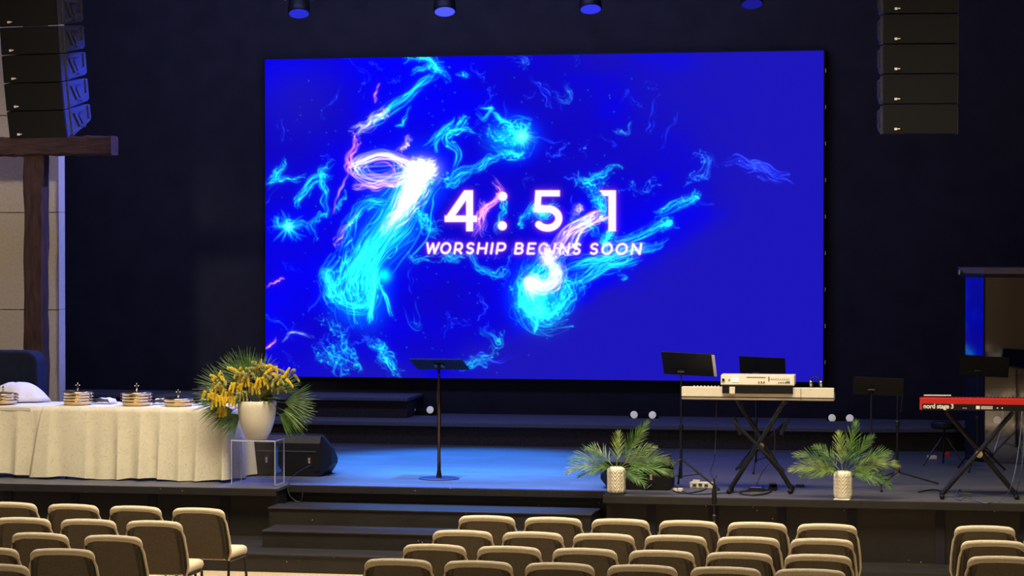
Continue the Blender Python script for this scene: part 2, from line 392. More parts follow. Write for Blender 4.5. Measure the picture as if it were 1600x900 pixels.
def screen_content():
    NX, NY = 1046, 600
    rg = np.random.RandomState(11)
    sx = NX/872.0; sy = NY/504.0
    acc = np.zeros((NY+1, NX+1, 3), np.float32)
    def px(x, y):                                                  # picture coordinates of the shown image -> grid
        return (x-414)*sx, (y-(93-(x-414)*.016))*NY/(495+(x-414)*.0264)
    def splat(xs, ys, col, w):
        gx, gy = px(xs, ys); ix = np.floor(gx).astype(int); iy = np.floor(gy).astype(int)
        fx = gx-ix; fy = gy-iy; ok = (ix >= 0) & (ix < NX) & (iy >= 0) & (iy < NY)
        ix, iy, fx, fy = ix[ok], iy[ok], fx[ok], fy[ok]
        ww = (w[ok] if isinstance(w, np.ndarray) else np.full(ix.shape, w)).astype(np.float32)
        for dx, dy, k in ((0, 0, (1-fx)*(1-fy)), (1, 0, fx*(1-fy)), (0, 1, (1-fx)*fy), (1, 1, fx*fy)):
            for c in range(3): np.add.at(acc[:, :, c], (iy+dy, ix+dx), ww*k*col[c])
    CY = (.012, .72, .90); WH = (.9, .9, .95); PK = (1.0, .30, .45); OR = (1.0, .55, .30); LB = (.02, .25, 1.0)
    def catmull(P, n):
        P = np.array(P, float); P = np.vstack([2*P[0]-P[1], P, 2*P[-1]-P[-2]]); m = len(P)-3
        t = np.linspace(0, m-1e-6, n); i = t.astype(int); u = (t-i)[:, None]
        a, b_, c, d = P[i], P[i+1], P[i+2], P[i+3]
        return .5*(2*b_+(c-a)*u+(2*a-5*b_+4*c-d)*u*u+(3*b_-a-3*c+d)*u**3)
    def strands(path, width, n, ln=(.25, .7), wob=6, col=CY, inten=.5, taper=True):
        base = catmull(path, 600); L = np.sum(np.hypot(*np.diff(base, axis=0).T))
        tg = np.gradient(base, axis=0); tg /= (np.hypot(tg[:, 0], tg[:, 1])[:, None]+1e-6)
        nm = np.stack([-tg[:, 1], tg[:, 0]], 1)
        sh = (rg.uniform(.5, 1.5), rg.uniform(), rg.uniform(1.5, 4), rg.uniform())
        for _ in range(int(n*.8)+1):
            l = min(1, rg.uniform(*ln)*1.15); t0 = rg.uniform(0, 1-l) if l < 1 else 0
            cnt = max(8, int(L*l*1.6)); t = np.linspace(t0, min(1, t0+l), cnt); i = np.clip((t*599).astype(int), 0, 599)
            w = width if not isinstance(width, tuple) else np.interp(t, np.linspace(0, 1, len(width)), width)
            off = rg.normal()*.55; drift = rg.normal()*.35
            s = np.linspace(0, 1, cnt)
            a = .55*sum(rg.uniform(.3, 1)/k*np.sin(2*PI*(k*s*rg.uniform(.3, 1)+rg.uniform())) for k in (1, 2, 4))+.6*np.sin(2*PI*(t*sh[0]+sh[1]))+.35*np.sin(2*PI*(t*sh[2]+sh[3]))
            c2 = sum(rg.uniform(.3, 1)/k*np.sin(2*PI*(k*s*rg.uniform(.3, 1)+rg.uniform())) for k in (1, 2, 4))
            o = (off+drift*(s-.5))*w+a*wob
            P = base[i]+nm[i]*o[:, None]+tg[i]*(c2*wob)[:, None]
            ww = inten*(.35+3.2*rg.uniform(0, 1)**3)*np.sqrt(np.clip(np.sin(PI*s), 0, 1))*(.55+.45*np.sin(2*PI*(s*rg.uniform(.5, 3)+rg.uniform())))
            splat(P[:, 0], P[:, 1], col, ww)
    def burst(x, y, r, n, col=CY, inten=.5, cores=True):
        for _ in range(n):
            a = rg.uniform(0, 2*PI); l = r*rg.uniform(.4, 1.5); k = int(l*2)+4; s = np.linspace(0, 1, k)
            bend = rg.normal()*.4
            splat(x+l*s*np.cos(a+bend*s), y+l*s*np.sin(a+bend*s), col, inten*(1-s))
    def blob(x, y, r, col, inten, ry=None):
        gx, gy = px(x, y); ry = ry or r
        yy, xx = np.mgrid[0:NY+1, 0:NX+1]
        acc[:, :, :] += (np.exp(-(((xx-gx)/(r*sx))**2+((yy-gy)/(ry*sy))**2))[:, :, None]*np.array(col)*inten).astype(np.float32)
    # --- the great left swirl
    strands([(688, 258), (660, 290), (625, 345), (588, 398), (560, 440), (572, 500)], (14, 22, 30, 26, 30, 14), 330, (.15, .5), 7, CY, .34)
    strands([(680, 262), (655, 290), (632, 330), (600, 370)], (12, 16, 12, 8), 120, (.2, .6), 4, WH, .4)
    strands([(600, 350), (570, 400), (545, 450), (580, 500)], 26, 90, (.2, .6), 12, CY, .4)
    strands([(535, 395), (515, 430), (525, 470), (575, 478), (590, 440)], 12, 60, (.2, .6), 8, CY, .4)
    strands([(590, 410), (592, 440), (588, 475), (578, 505)], 7, 90, (.3, .8), 4, CY, .4)
    strands([(500, 440), (508, 425), (520, 440), (515, 460), (535, 470)], 6, 34, (.3, .8), 6, CY, .35)
    strands([(568, 395), (545, 420), (530, 450), (540, 480)], 16, 50, (.2, .6), 10, CY, .3)
    strands([(595, 420), (605, 460), (622, 492)], 4, 10, (.4, .9), 4, CY, .5)
    strands([(640, 268), (666, 262), (690, 258)], 12, 130, (.4, .9), 5, WH, .55)
    strands([(668, 255), (660, 280), (650, 300), (640, 318)], 11, 130, (.4, .9), 4, WH, .5)
    blob(666, 266, 18, WH, .9, 13); blob(652, 290, 12, WH, .7, 14); blob(640, 318, 10, WH, .25, 12); blob(660, 275, 34, LB, .18)
    blob(580, 430, 22, (0, .5, .6), .4, 48); blob(620, 345, 26, (0, .4, .6), .35, 40)
    blob(560, 480, 28, (0, .3, .5), .2, 22); blob(654, 297, 22, (0, .5, .6), .4, 22)
    # --- pink loops at its head
    for q in range(34):
        a = np.linspace(0, 2*PI*rg.uniform(.5, 1), 260)+rg.uniform(0, 6)
        cx, cy = 603+rg.normal()*5, 262+rg.normal()*3; ra, rb = 42+rg.normal()*8, 17+rg.normal()*5
        splat(cx+ra*np.cos(a)+2*np.sin(3*a), cy+rb*np.sin(a)+(cx-603)*.1+3*np.sin(2*a+q), [WH, PK, OR, CY][q % 4], .2*np.abs(np.sin(a*.7+q))+.06)
    strands([(555, 285), (600, 290), (650, 270)], 7, 26, (.4, .9), 5, OR, .4)
    strands([(548, 262), (580, 245), (620, 245), (660, 262)], 4, 22, (.4, .9), 3, WH, .4)
    strands([(553, 208), (560, 225), (553, 245), (560, 270)], 7, 22, (.3, .8), 6, PK, .35)
    strands([(550, 268), (533, 300), (525, 335)], 1, 6, (.7, 1), 2, OR, .4)
    strands([(553, 207), (575, 195), (600, 180), (618, 176)], 7, 46, (.3, .8), 5, (.6, .6, .95), .34)
    strands([(560, 200), (600, 178), (635, 155), (672, 132), (700, 105)], 6, 34, (.25, .7), 5, CY, .4)
    strands([(640, 95), (665, 92), (690, 100), (705, 112)], 7, 46, (.2, .7), 6, CY, .45)
    strands([(650, 110), (680, 105), (705, 125)], 5, 18, (.3, .7), 5, CY, .4)
    strands([(690, 108), (715, 128)], 3, 8, (.4, .9), 4, CY, .5)
    strands([(600, 128), (592, 145), (592, 160)], 1, 4, (.7, 1), 2, PK, .3)
    strands([(648, 162), (640, 190), (625, 195)], 1, 5, (.6, 1), 3, CY, .35)
    strands([(636, 240), (640, 225), (652, 213)], 4, 16, (.5, .9), 3, (.7, .6, .9), .3)
    strands([(625, 238), (650, 217)], 2, 6, (.5, .9), 2, OR, .4)
    strands([(720, 113), (745, 120)], 3, 8, (.4, .9), 4, CY, .3)
    # --- strands linking to the upper cyan burst
    strands([(668, 228), (700, 205), (725, 190), (737, 178)], 6, 22, (.3, .8), 5, CY, .35)
    strands([(690, 240), (692, 215), (705, 195), (720, 180)], 4, 12, (.4, .9), 4, CY, .35)
    strands([(712, 283), (722, 240), (712, 215), (728, 203), (765, 210)], 4, 16, (.3, .8), 6, CY, .4)
    strands([(690, 275), (710, 285), (740, 265), (775, 245), (810, 240)], 6, 34, (.2, .7), 7, CY, .35)
    strands([(700, 300), (720, 285), (752, 262)], 4, 16, (.3, .8), 5, CY, .35)
    strands([(760, 205), (790, 215), (815, 200), (835, 210)], 14, 80, (.2, .6), 9, CY, .34)
    strands([(780, 235), (810, 238), (835, 240)], 6, 50, (.2, .7), 6, CY, .36)
    strands([(775, 172), (795, 185), (815, 205)], 4, 26, (.3, .8), 4, CY, .4)
    strands([(753, 170), (765, 185), (778, 168), (753, 168)], 2, 18, (.3, .8), 3, CY, .4)
    burst(824, 212, 22, 90, CY, .4); blob(826, 213, 9, (.1, .7, .8), .8); blob(808, 215, 26, (0, .35, .5), .45, 20)
    # --- left edge
    strands([(414, 292), (432, 278), (440, 262), (440, 246)], 6, 30, (.3, .8), 5, CY, .38)
    strands([(416, 290), (445, 278), (478, 280)], 4, 14, (.3, .8), 4, CY, .3)
    strands([(470, 330), (475, 305), (495, 280), (522, 268)], 6, 34, (.3, .8), 6, CY, .34)
    strands([(518, 340), (508, 300), (502, 270), (530, 255)], 5, 22, (.3, .8), 6, CY, .3)
    strands([(525, 335), (538, 320), (545, 290)], 3, 8, (.3, .8), 4, CY, .3)
    burst(452, 354, 24, 50, CY, .4); blob(452, 354, 6, (.1, .8, .9), .8, 5)
    strands([(430, 335), (440, 350), (470, 352), (500, 362)], 4, 24, (.3, .8), 5, CY, .35)
    strands([(490, 380), (500, 340), (520, 330)], 5, 18, (.3, .8), 6, CY, .25)
    strands([(415, 450), (432, 440), (446, 436)], 2, 6, (.5, 1), 2, PK, .35)
    strands([(415, 548), (435, 530)], 3, 5, (.5, 1), 2, PK, .35)
    strands([(440, 535), (455, 522), (475, 520), (495, 528)], 2, 8, (.4, 1), 2, (.4, .6, .9), .35)
    strands([(525, 385), (540, 360), (575, 335)], 4, 12, (.3, .8), 5, OR, .2)
    strands([(530, 395), (545, 345), (580, 320), (620, 310)], 10, 34, (.3, .8), 8, CY, .3)
    # --- lower left
    strands([(500, 530), (520, 560), (545, 585)], 12, 44, (.2, .6), 10, CY, .32)
    strands([(540, 515), (550, 550), (560, 590)], 12, 34, (.2, .6), 9, CY, .3)
    strands([(585, 535), (610, 560), (640, 588)], 9, 60, (.15, .6), 7, CY, .38)
    strands([(490, 500), (520, 510), (545, 520)], 12, 18, (.2, .5), 7, CY, .22)
    strands([(575, 520), (590, 540), (610, 550)], 6, 16, (.3, .8), 5, CY, .25)
    blob(607, 430, 8, (.0, .7, .9), .9)
    # --- bottom middle
    strands([(730, 565), (760, 560), (790, 545)], 7, 24, (.2, .7), 5, CY, .2)
    strands([(760, 510), (785, 535), (790, 515)], 5, 12, (.3, .8), 5, CY, .28)
    strands([(715, 560), (745, 572), (775, 560)], 5, 14, (.3, .8), 5, CY, .22)
    # --- centre, between the two swirls
    strands([(655, 320), (670, 345), (700, 365)], 6, 26, (.3, .8), 7, CY, .3)
    strands([(640, 330), (670, 352), (700, 350)], 8, 22, (.3, .8), 8, CY, .22)
    strands([(690, 395), (715, 405), (735, 400)], 7, 26, (.2, .7), 6, CY, .32)
    strands([(640, 400), (660, 402), (690, 398)], 6, 16, (.2, .7), 5, CY, .22)
    strands([(735, 390), (760, 415), (790, 430), (810, 425)], 6, 26, (.3, .8), 7, CY, .28)
    strands([(775, 275), (790, 300), (768, 325), (762, 350), (745, 375)], 5, 30, (.3, .8), 6, PK, .36)
    strands([(760, 310), (765, 330), (766, 370)], 5, 16, (.3, .9), 5, (1, .4, .7), .3)
    strands([(790, 300), (797, 330), (785, 370)], 4, 12, (.3, .9), 5, CY, .3)
    strands([(640, 480), (660, 510), (655, 470)], 4, 6, (.3, .9), 5, CY, .15)
    # --- lower right swirl
    strands([(890, 400), (862, 430), (830, 460), (850, 495), (885, 480)], 22, 300, (.15, .5), 10, CY, .34)
    strands([(895, 420), (890, 450), (880, 480), (840, 500)], 14, 90, (.2, .6), 9, CY, .34)
    strands([(820, 425), (825, 450), (815, 475), (830, 495)], 10, 60, (.2, .6), 8, CY, .34)
    strands([(868, 400), (878, 425), (855, 445), (835, 440), (850, 470)], 10, 150, (.2, .6), 7, WH, .32)
    strands([(810, 470), (835, 490), (870, 490), (893, 470)], 8, 90, (.2, .6), 7, CY, .36)
    strands([(848, 480), (847, 505), (847, 521)], 3, 26, (.4, .9), 3, CY, .4)
    burst(850, 480, 30, 60, CY, .3)
    blob(866, 405, 9, (1, .85, .75), .6, 9); blob(877, 425, 7, WH, .5, 10); blob(855, 462, 28, (0, .5, .6), .5, 32); blob(842, 445, 9, WH, .4)
    strands([(868, 385), (862, 395), (870, 420)], 8, 60, (.3, .8), 5, (1, .7, .55), .35)
    strands([(865, 398), (900, 365), (935, 340), (955, 330)], 9, 50, (.3, .9), 6, (.95, .6, .85), .34)
    strands([(880, 400), (905, 375), (940, 345)], 10, 34, (.3, .9), 7, WH, .3)
    strands([(900, 330), (915, 325), (905, 345)], 6, 16, (.3, .9), 6, (.8, .6, .9), .3)
    strands([(900, 352), (930, 345), (945, 365)], 7, 24, (.3, .9), 7, CY, .3)
    strands([(820, 345), (845, 322), (860, 335), (885, 318)], 7, 50, (.2, .7), 7, CY, .32)
    strands([(850, 335), (865, 330)], 6, 30, (.3, .9), 5, CY, .35)
    strands([(820, 360), (825, 345), (838, 330)], 3, 12, (.3, .9), 4, CY, .35)
    strands([(935, 300), (945, 320), (965, 345)], 9, 70, (.2, .7), 8, CY, .34)
    strands([(910, 290), (940, 275), (985, 262)], 5, 44, (.15, .6), 6, CY, .34)
    strands([(905, 265), (930, 290), (950, 280)], 9, 26, (.2, .6), 7, CY, .26)
    strands([(965, 345), (965, 365), (950, 380), (980, 395)], 8, 60, (.2, .7), 8, CY, .32)
    strands([(885, 455), (930, 425), (975, 415), (1010, 400)], 9, 60, (.25, .8), 7, CY, .34)
    strands([(880, 420), (920, 410), (960, 405), (1005, 385), (1050, 370)], 8, 60, (.2, .7), 8, CY, .30)
    strands([(950, 380), (1000, 365), (1045, 350), (1060, 345)], 8, 40, (.2, .7), 7, CY, .3)
    strands([(1025, 335), (1060, 322), (1090, 310), (1100, 300)], 7, 44, (.2, .6), 6, CY, .32)
    strands([(1035, 355), (1052, 350), (1058, 345)], 5, 40, (.3, .8), 4, CY, .36)
    strands([(975, 425), (985, 435), (978, 438)], 2, 8, (.4, 1), 3, CY, .3)
    strands([(900, 440), (920, 450), (895, 480)], 7, 20, (.2, .6), 6, CY, .2)
    strands([(985, 290), (1010, 300), (1040, 285)], 8, 14, (.2, .5), 6, LB, .45)
    strands([(1090, 245), (1110, 250), (1100, 275), (1080, 290)], 8, 20, (.2, .6), 8, (.02, .2, .9), .5)
    strands([(1120, 260), (1180, 255), (1240, 280)], 9, 40, (.2, .5), 6, (.02, .06, 1), .5)
    strands([(965, 205), (985, 208), (998, 187)], 3, 12, (.3, .9), 4, (.05, .4, .8), .25)
    strands([(875, 158), (895, 150), (890, 130)], 5, 16, (.3, .9), 6, (.05, .35, .9), .22)
    strands([(800, 95), (830, 92), (830, 110)], 7, 16, (.3, .9), 6, (.05, .3, .9), .2)
    # faint blue filaments over the whole cloud
    for _ in range(80):
        x0, y0 = rg.uniform(430, 1080), rg.uniform(100, 570)
        if x0 > 900 and y0 > 420: continue
        a = rg.uniform(0, 6); l = rg.uniform(20, 70)
        strands([(x0, y0), (x0+l*math.cos(a)*.5+rg.normal()*8, y0+l*math.sin(a)*.5), (x0+l*math.cos(a), y0+l*math.sin(a))], 4, 3, (.4, 1), 5, (.01, .06, .9), .5)
    n = 260; xs = rg.uniform(430, 1000, n); ys = rg.uniform(95, 585, n); ok = ~((xs > 880) & (ys > 430))
    splat(xs[ok], ys[ok], CY, rg.uniform(.05, .45, n)[ok])
    # soften a little and add glow
    def blur(a, s):
        k = int(3*s)+1; w = np.exp(-.5*(np.arange(-k, k+1)/s)**2); w /= w.sum()
        p = np.pad(a, ((k, k), (0, 0), (0, 0)), mode='edge'); o = sum(w[i]*p[i:i+a.shape[0]] for i in range(2*k+1))
        p = np.pad(o, ((0, 0), (k, k), (0, 0)), mode='edge'); return sum(w[i]*p[:, i:i+a.shape[1]] for i in range(2*k+1))
    fil = blur(acc, .72)*1.7
    fil = np.minimum(fil, 2.2)
    fil = fil + blur(fil, 3)*.07 + blur(fil, 9)*.025
    # background: smooth value noise
    def vnoise(cells, seed):
        r = np.random.RandomState(seed); cx, cy = cells; g = r.rand(cy+2, cx+2)
        yy = np.linspace(0, cy-1e-3, NY+1); xx = np.linspace(0, cx-1e-3, NX+1); iy = yy.astype(int); ix = xx.astype(int)
        fy = yy-iy; fx = xx-ix; fy = (fy*fy*(3-2*fy))[:, None]; fx = (fx*fx*(3-2*fx))[None]
        g00 = g[np.ix_(iy, ix)]; g10 = g[np.ix_(iy, ix+1)]; g01 = g[np.ix_(iy+1, ix)]; g11 = g[np.ix_(iy+1, ix+1)]
        return (g00*(1-fx)+g10*fx)*(1-fy)+(g01*(1-fx)+g11*fx)*fy
    nz = sum(vnoise((4*2**k, 3*2**k), 3+k)/2**k for k in range(5))/1.94
    yy, xx = np.mgrid[0:NY+1, 0:NX+1]; X = 414+xx/sx; Y = 86+yy/sy
    # the cloud reaches down to a line running from lower left to upper right
    d1 = (Y-(600-(np.clip(X-700, 0, 800))*.62))/90.0                # below -> outside
    d2 = (X-(1000+(Y-90)*.9))/160.0
    inside = 1/(1+np.exp((d1+(.5-nz)*2.2)*7)); inside *= 1/(1+np.exp((np.minimum(d2, 3)+(.5-nz)*2.5)*3))
    inside *= 1/(1+np.exp(((X-1190)/40+(.5-nz)*3)*2))
    inside *= 1-.75*np.exp(-(((X-470)/70)**2+((Y-150)/60)**2))
    out = np.zeros((NY+1, NX+1, 3))
    c_out = np.array([.0125, .0085, .50]); c_in = np.array([.0015, .0004, 1.0]); c_dk = np.array([.005, .002, .54])
    streak = 1/(1+np.exp(-(nz-.5)*16))[:, :, None]
    cin = c_in*streak+c_dk*(1-streak)
    near = np.clip(blur(acc, 22).sum(2, keepdims=True)*2.5, 0, 1); cin = cin*(1-near)+c_in*near
    out = c_out*(1-inside[:, :, None])+cin*inside[:, :, None]
    img = out+fil*1.0
    # ---------- lettering, drawn as strokes with their distance field
    txt = np.zeros((NY+1, NX+1)); halo = np.zeros((NY+1, NX+1))
    def stroke(pts, th, square=True):
        P = [px(np.array(a), np.array(b_)) for a, b_ in pts]
        for (x0, y0), (x1, y1) in zip(P[:-1], P[1:]):
            m = th*sx*3+4
            ax, bx = int(max(0, min(x0, x1)-m)), int(min(NX, max(x0, x1)+m)); ay, by = int(max(0, min(y0, y1)-m)), int(min(NY, max(y0, y1)+m))
            yy, xx = np.mgrid[ay:by+1, ax:bx+1]; L2 = (x1-x0)**2+(y1-y0)**2+1e-9
            t = np.clip(((xx-x0)*(x1-x0)+(yy-y0)*(y1-y0))/L2, 0, 1)
            d = np.hypot(xx-x0-t*(x1-x0), yy-y0-t*(y1-y0))
            txt[ay:by+1, ax:bx+1] = np.maximum(txt[ay:by+1, ax:bx+1], np.clip(th*sx/2+.5-d, 0, 1))
    def arc(cx, cy, rx, ry, a0, a1, n=24):
        return [(cx+rx*math.cos(math.radians(a0+(a1-a0)*i/n)), cy+ry*math.sin(math.radians(a0+(a1-a0)*i/n))) for i in range(n+1)]
    def poly(P):
        x, y = px(np.array([p[0] for p in P], float), np.array([p[1] for p in P], float)); n = len(P)
        ax, bx, ay, by = int(x.min()-3), int(x.max()+3), int(y.min()-3), int(y.max()+3); yy, xx = np.mgrid[ay:by+1, ax:bx+1]
        area2 = sum(x[i]*y[(i+1) % n]-x[(i+1) % n]*y[i] for i in range(n)); sg = 1 if area2 > 0 else -1; d = np.full(xx.shape, 1e9)
        for i in range(n):
            j = (i+1) % n; ex, ey = x[j]-x[i], y[j]-y[i]; L = math.hypot(ex, ey)
            d = np.minimum(d, sg*((ex*(yy-y[i])-ey*(xx-x[i]))/L))
        txt[ay:by+1, ax:bx+1] = np.maximum(txt[ay:by+1, ax:bx+1], np.clip(d+.5, 0, 1))
    T = 11.0
    poly([(734, 297), (748, 297), (716.5, 341), (703, 341)]); poly([(703, 336.5), (754.5, 336.5), (754.5, 346.5), (703, 346.5)]); poly([(737, 297), (748, 297), (748, 361), (737, 361)])
    stroke([(794.6, 306.5), (794.8, 306.5)], 14); stroke([(794, 352.5), (794.2, 352.5)], 14)
    poly([(846, 297), (884, 297), (884, 306.5), (846, 306.5)]); poly([(846, 297), (856, 297), (853.5, 331), (843.5, 331)])
    stroke([(849, 326)]+arc(865, 341, 17.5, 15, -90, 90)+arc(865, 341, 18, 15, 90, 140), T)
    poly([(945.5, 297), (971, 297), (971, 306), (952, 306)]); poly([(959.5, 297), (971, 297), (971, 361), (959.5, 361)])
    H = 15.5
    def letter(ch, x0, x1, y0):
        w = x1-x0; sl = .16
        def q(u, v): return (x0+u*(w-H*sl)+v*H*sl, y0-v*H)
        def ar(cu, cv, ru, rv, a0, a1, n=16):
            return [q(cu+ru*math.cos(math.radians(a0+(a1-a0)*i/n)), cv+rv*math.sin(math.radians(a0+(a1-a0)*i/n))) for i in range(n+1)]
        G = {'W': [[q(0, 1), q(.25, 0), q(.5, .95), q(.75, 0), q(1, 1)]],
             'O': [ar(.5, .5, .5, .5, 0, 360, 28)],
             'R': [[q(0, 0), q(0, 1), q(.55, 1)]+ar(.55, .68, .38, .32, 90, -90)+[q(0, .36)], [q(.5, .36), q(.95, 0)]],
             'S': [ar(.5, .75, .45, .25, 35, 270)+ar(.5, .25, .45, .25, 90, -145)],
             'H': [[q(0, 0), q(0, 1)], [q(1, 0), q(1, 1)], [q(0, .5), q(1, .5)]],
             'I': [[q(.5, 0), q(.5, 1)]],
             'P': [[q(0, 0), q(0, 1), q(.55, 1)]+ar(.55, .66, .4, .34, 90, -90)+[q(0, .32)]],
             'B': [[q(0, 0), q(0, 1), q(.5, 1)]+ar(.5, .76, .36, .24, 90, -90)+[q(0, .52)], [q(.5, .52)]+ar(.55, .26, .4, .26, 90, -90)+[q(0, 0)]],
             'E': [[q(1, 1), q(0, 1), q(0, 0), q(1, 0)], [q(0, .5), q(.85, .5)]],
             'G': [ar(.5, .5, .5, .5, 45, 330, 24)+[q(.97, .45), q(.7, .45)]],
             'N': [[q(0, 0), q(0, 1), q(1, 0), q(1, 1)]]}
        for st in G[ch]: stroke(st, 3.3)
    pos = [('W', 673, 694), ('O', 696.5, 713), ('R', 718.5, 732), ('S', 737, 750), ('H', 755, 770), ('I', 775, 780), ('P', 785, 800),
           ('B', 814, 828), ('E', 833.5, 846), ('G', 851, 866), ('I', 873, 878), ('N', 884, 899), ('S', 904, 917),
           ('S', 931, 944), ('O', 949, 966), ('O', 971, 989), ('N', 995, 1010)]
    for ch, a, b_ in pos: letter(ch, a, b_, 395.2+(a-673)*.004)
    t3 = txt[:, :, None]; glow = (blur(t3, 1.8)*.5+blur(t3, 6)*.18)*np.array([1.0, .15, .6])
    # the swirl's brightest knot burns over the letters
    over = np.exp(-(((X-862)/11)**2+((Y-392)/11)**2))[:, :, None]*.75
    img = img+glow; img = img*(1-t3*(1-over))+np.array([1, .97, 1])*t3*(1-over)
    img = np.clip(img, 0, 1.15)
    v = np.empty(((NY+1)*(NX+1), 3), np.float32)
    gx, gy = np.meshgrid(np.linspace(-SW/2, SW/2, NX+1), np.linspace(SH, 0, NY+1))
    v[:, 0] = gx.ravel(); v[:, 1] = 0; v[:, 2] = gy.ravel()
    me = bpy.data.meshes.new('display')
    idx = np.arange((NY+1)*(NX+1)).reshape(NY+1, NX+1)
    F = np.stack([idx[:-1, :-1], idx[1:, :-1], idx[1:, 1:], idx[:-1, 1:]], -1).reshape(-1)
    nf = NX*NY
    me.vertices.add(len(v)); me.vertices.foreach_set('co', v.ravel())
    me.loops.add(nf*4); me.loops.foreach_set('vertex_index', F.astype(np.int32))
    me.polygons.add(nf); me.polygons.foreach_set('loop_start', np.arange(0, nf*4, 4, dtype=np.int32))
    me.update(calc_edges=True)
    ca = me.color_attributes.new('picture', 'FLOAT_COLOR', 'POINT')
    rgba = np.ones((len(v), 4), np.float32); rgba[:, :3] = img.reshape(-1, 3)
    ca.data.foreach_set('color', rgba.ravel())
    m = bpy.data.materials.new('led_display'); m.use_nodes = True; nt = m.node_tree
    for n_ in list(nt.nodes): nt.nodes.remove(n_)
    out = nt.nodes.new('ShaderNodeOutputMaterial'); e = nt.nodes.new('ShaderNodeEmission'); a = nt.nodes.new('ShaderNodeVertexColor')
    a.layer_name = 'picture'; nt.links.new(a.outputs[0], e.inputs[0]); e.inputs[1].default_value = 1.0; nt.links.new(e.outputs[0], out.inputs[0])
    try: m.cycles.emission_sampling = 'NONE'
    except Exception: pass
    me.materials.append(m)
    o = bpy.data.objects.new('display', me); COL.objects.link(o); o.parent = scr
    o['label'] = 'glowing blue display with countdown 4:51 and words'
screen_content()

# ================================================================== WOODEN CROSS
cx = ony(57, 400, 25.6).x
zb, zt = ony(57, 244, 25.6).z, ony(57, 214, 25.6).z
cr = thing('wooden_cross', 'tall rough-hewn dark wooden cross before the beige wall', 'cross', (cx, 25.6, ZS))
def hewn(c, d, seed, ax):
    b = MB(); r = rnd(seed); n = 26; rings = []
    for i in range(n+1):
        t = i/n
        w, dp = d[0]/2*(1+r.uniform(-.05, .05)), d[1]/2*(1+r.uniform(-.05, .05)); j = r.uniform(-.008, .008)
        for (sx, sy) in ((-1, -.8), (-.8, -1), (.8, -1), (1, -.8), (1, .8), (.8, 1), (-.8, 1), (-1, .8)):
            p = (sx*w+j, sy*dp, t*d[2]); rings.append((p[2]-d[2]/2, p[1], p[0]) if ax == 'x' else p)
    fs = [(i*8+k, i*8+(k+1) % 8, (i+1)*8+(k+1) % 8, (i+1)*8+k) for i in range(n) for k in range(8)]
    fs += [tuple(range(7, -1, -1)), tuple(range(n*8, n*8+8))]
    b.add([Vector(p)+Vector(c) for p in rings], fs); return b
hewn((0, 0, 0), (.255, .2, zt-ZS+1.6), 1, 'z').build('post', M_wood, cr)
xr = ony(180, 230, 25.6).x-cx
hewn((0, -.02, (zb+zt)/2-ZS), (zt-zb, .24, 2*xr), 2, 'x').build('crossbeam', M_woodb, cr)

# dark quilted cover behind the table
q0 = ony(58, 560, 24.6); qt = ony(30, 548, 24.6).z
b = MB(); pr = [(-13.4, ZS)]
for i in range(9):
    a = i/8*PI/2; pr.append((q0.x-.16+.16*math.sin(a)*1.0, qt-.14+.14*math.cos(a)) if i else (-13.4, qt))
pr += [(q0.x+.02, ZS)]
b.v = []; b.prism(pr, 24.6, 24.9, 'y')
tag(b.build('piano_cover', M_navy, bevel=.03), 'dark navy quilted cover over a boxy shape behind the table', 'cover')

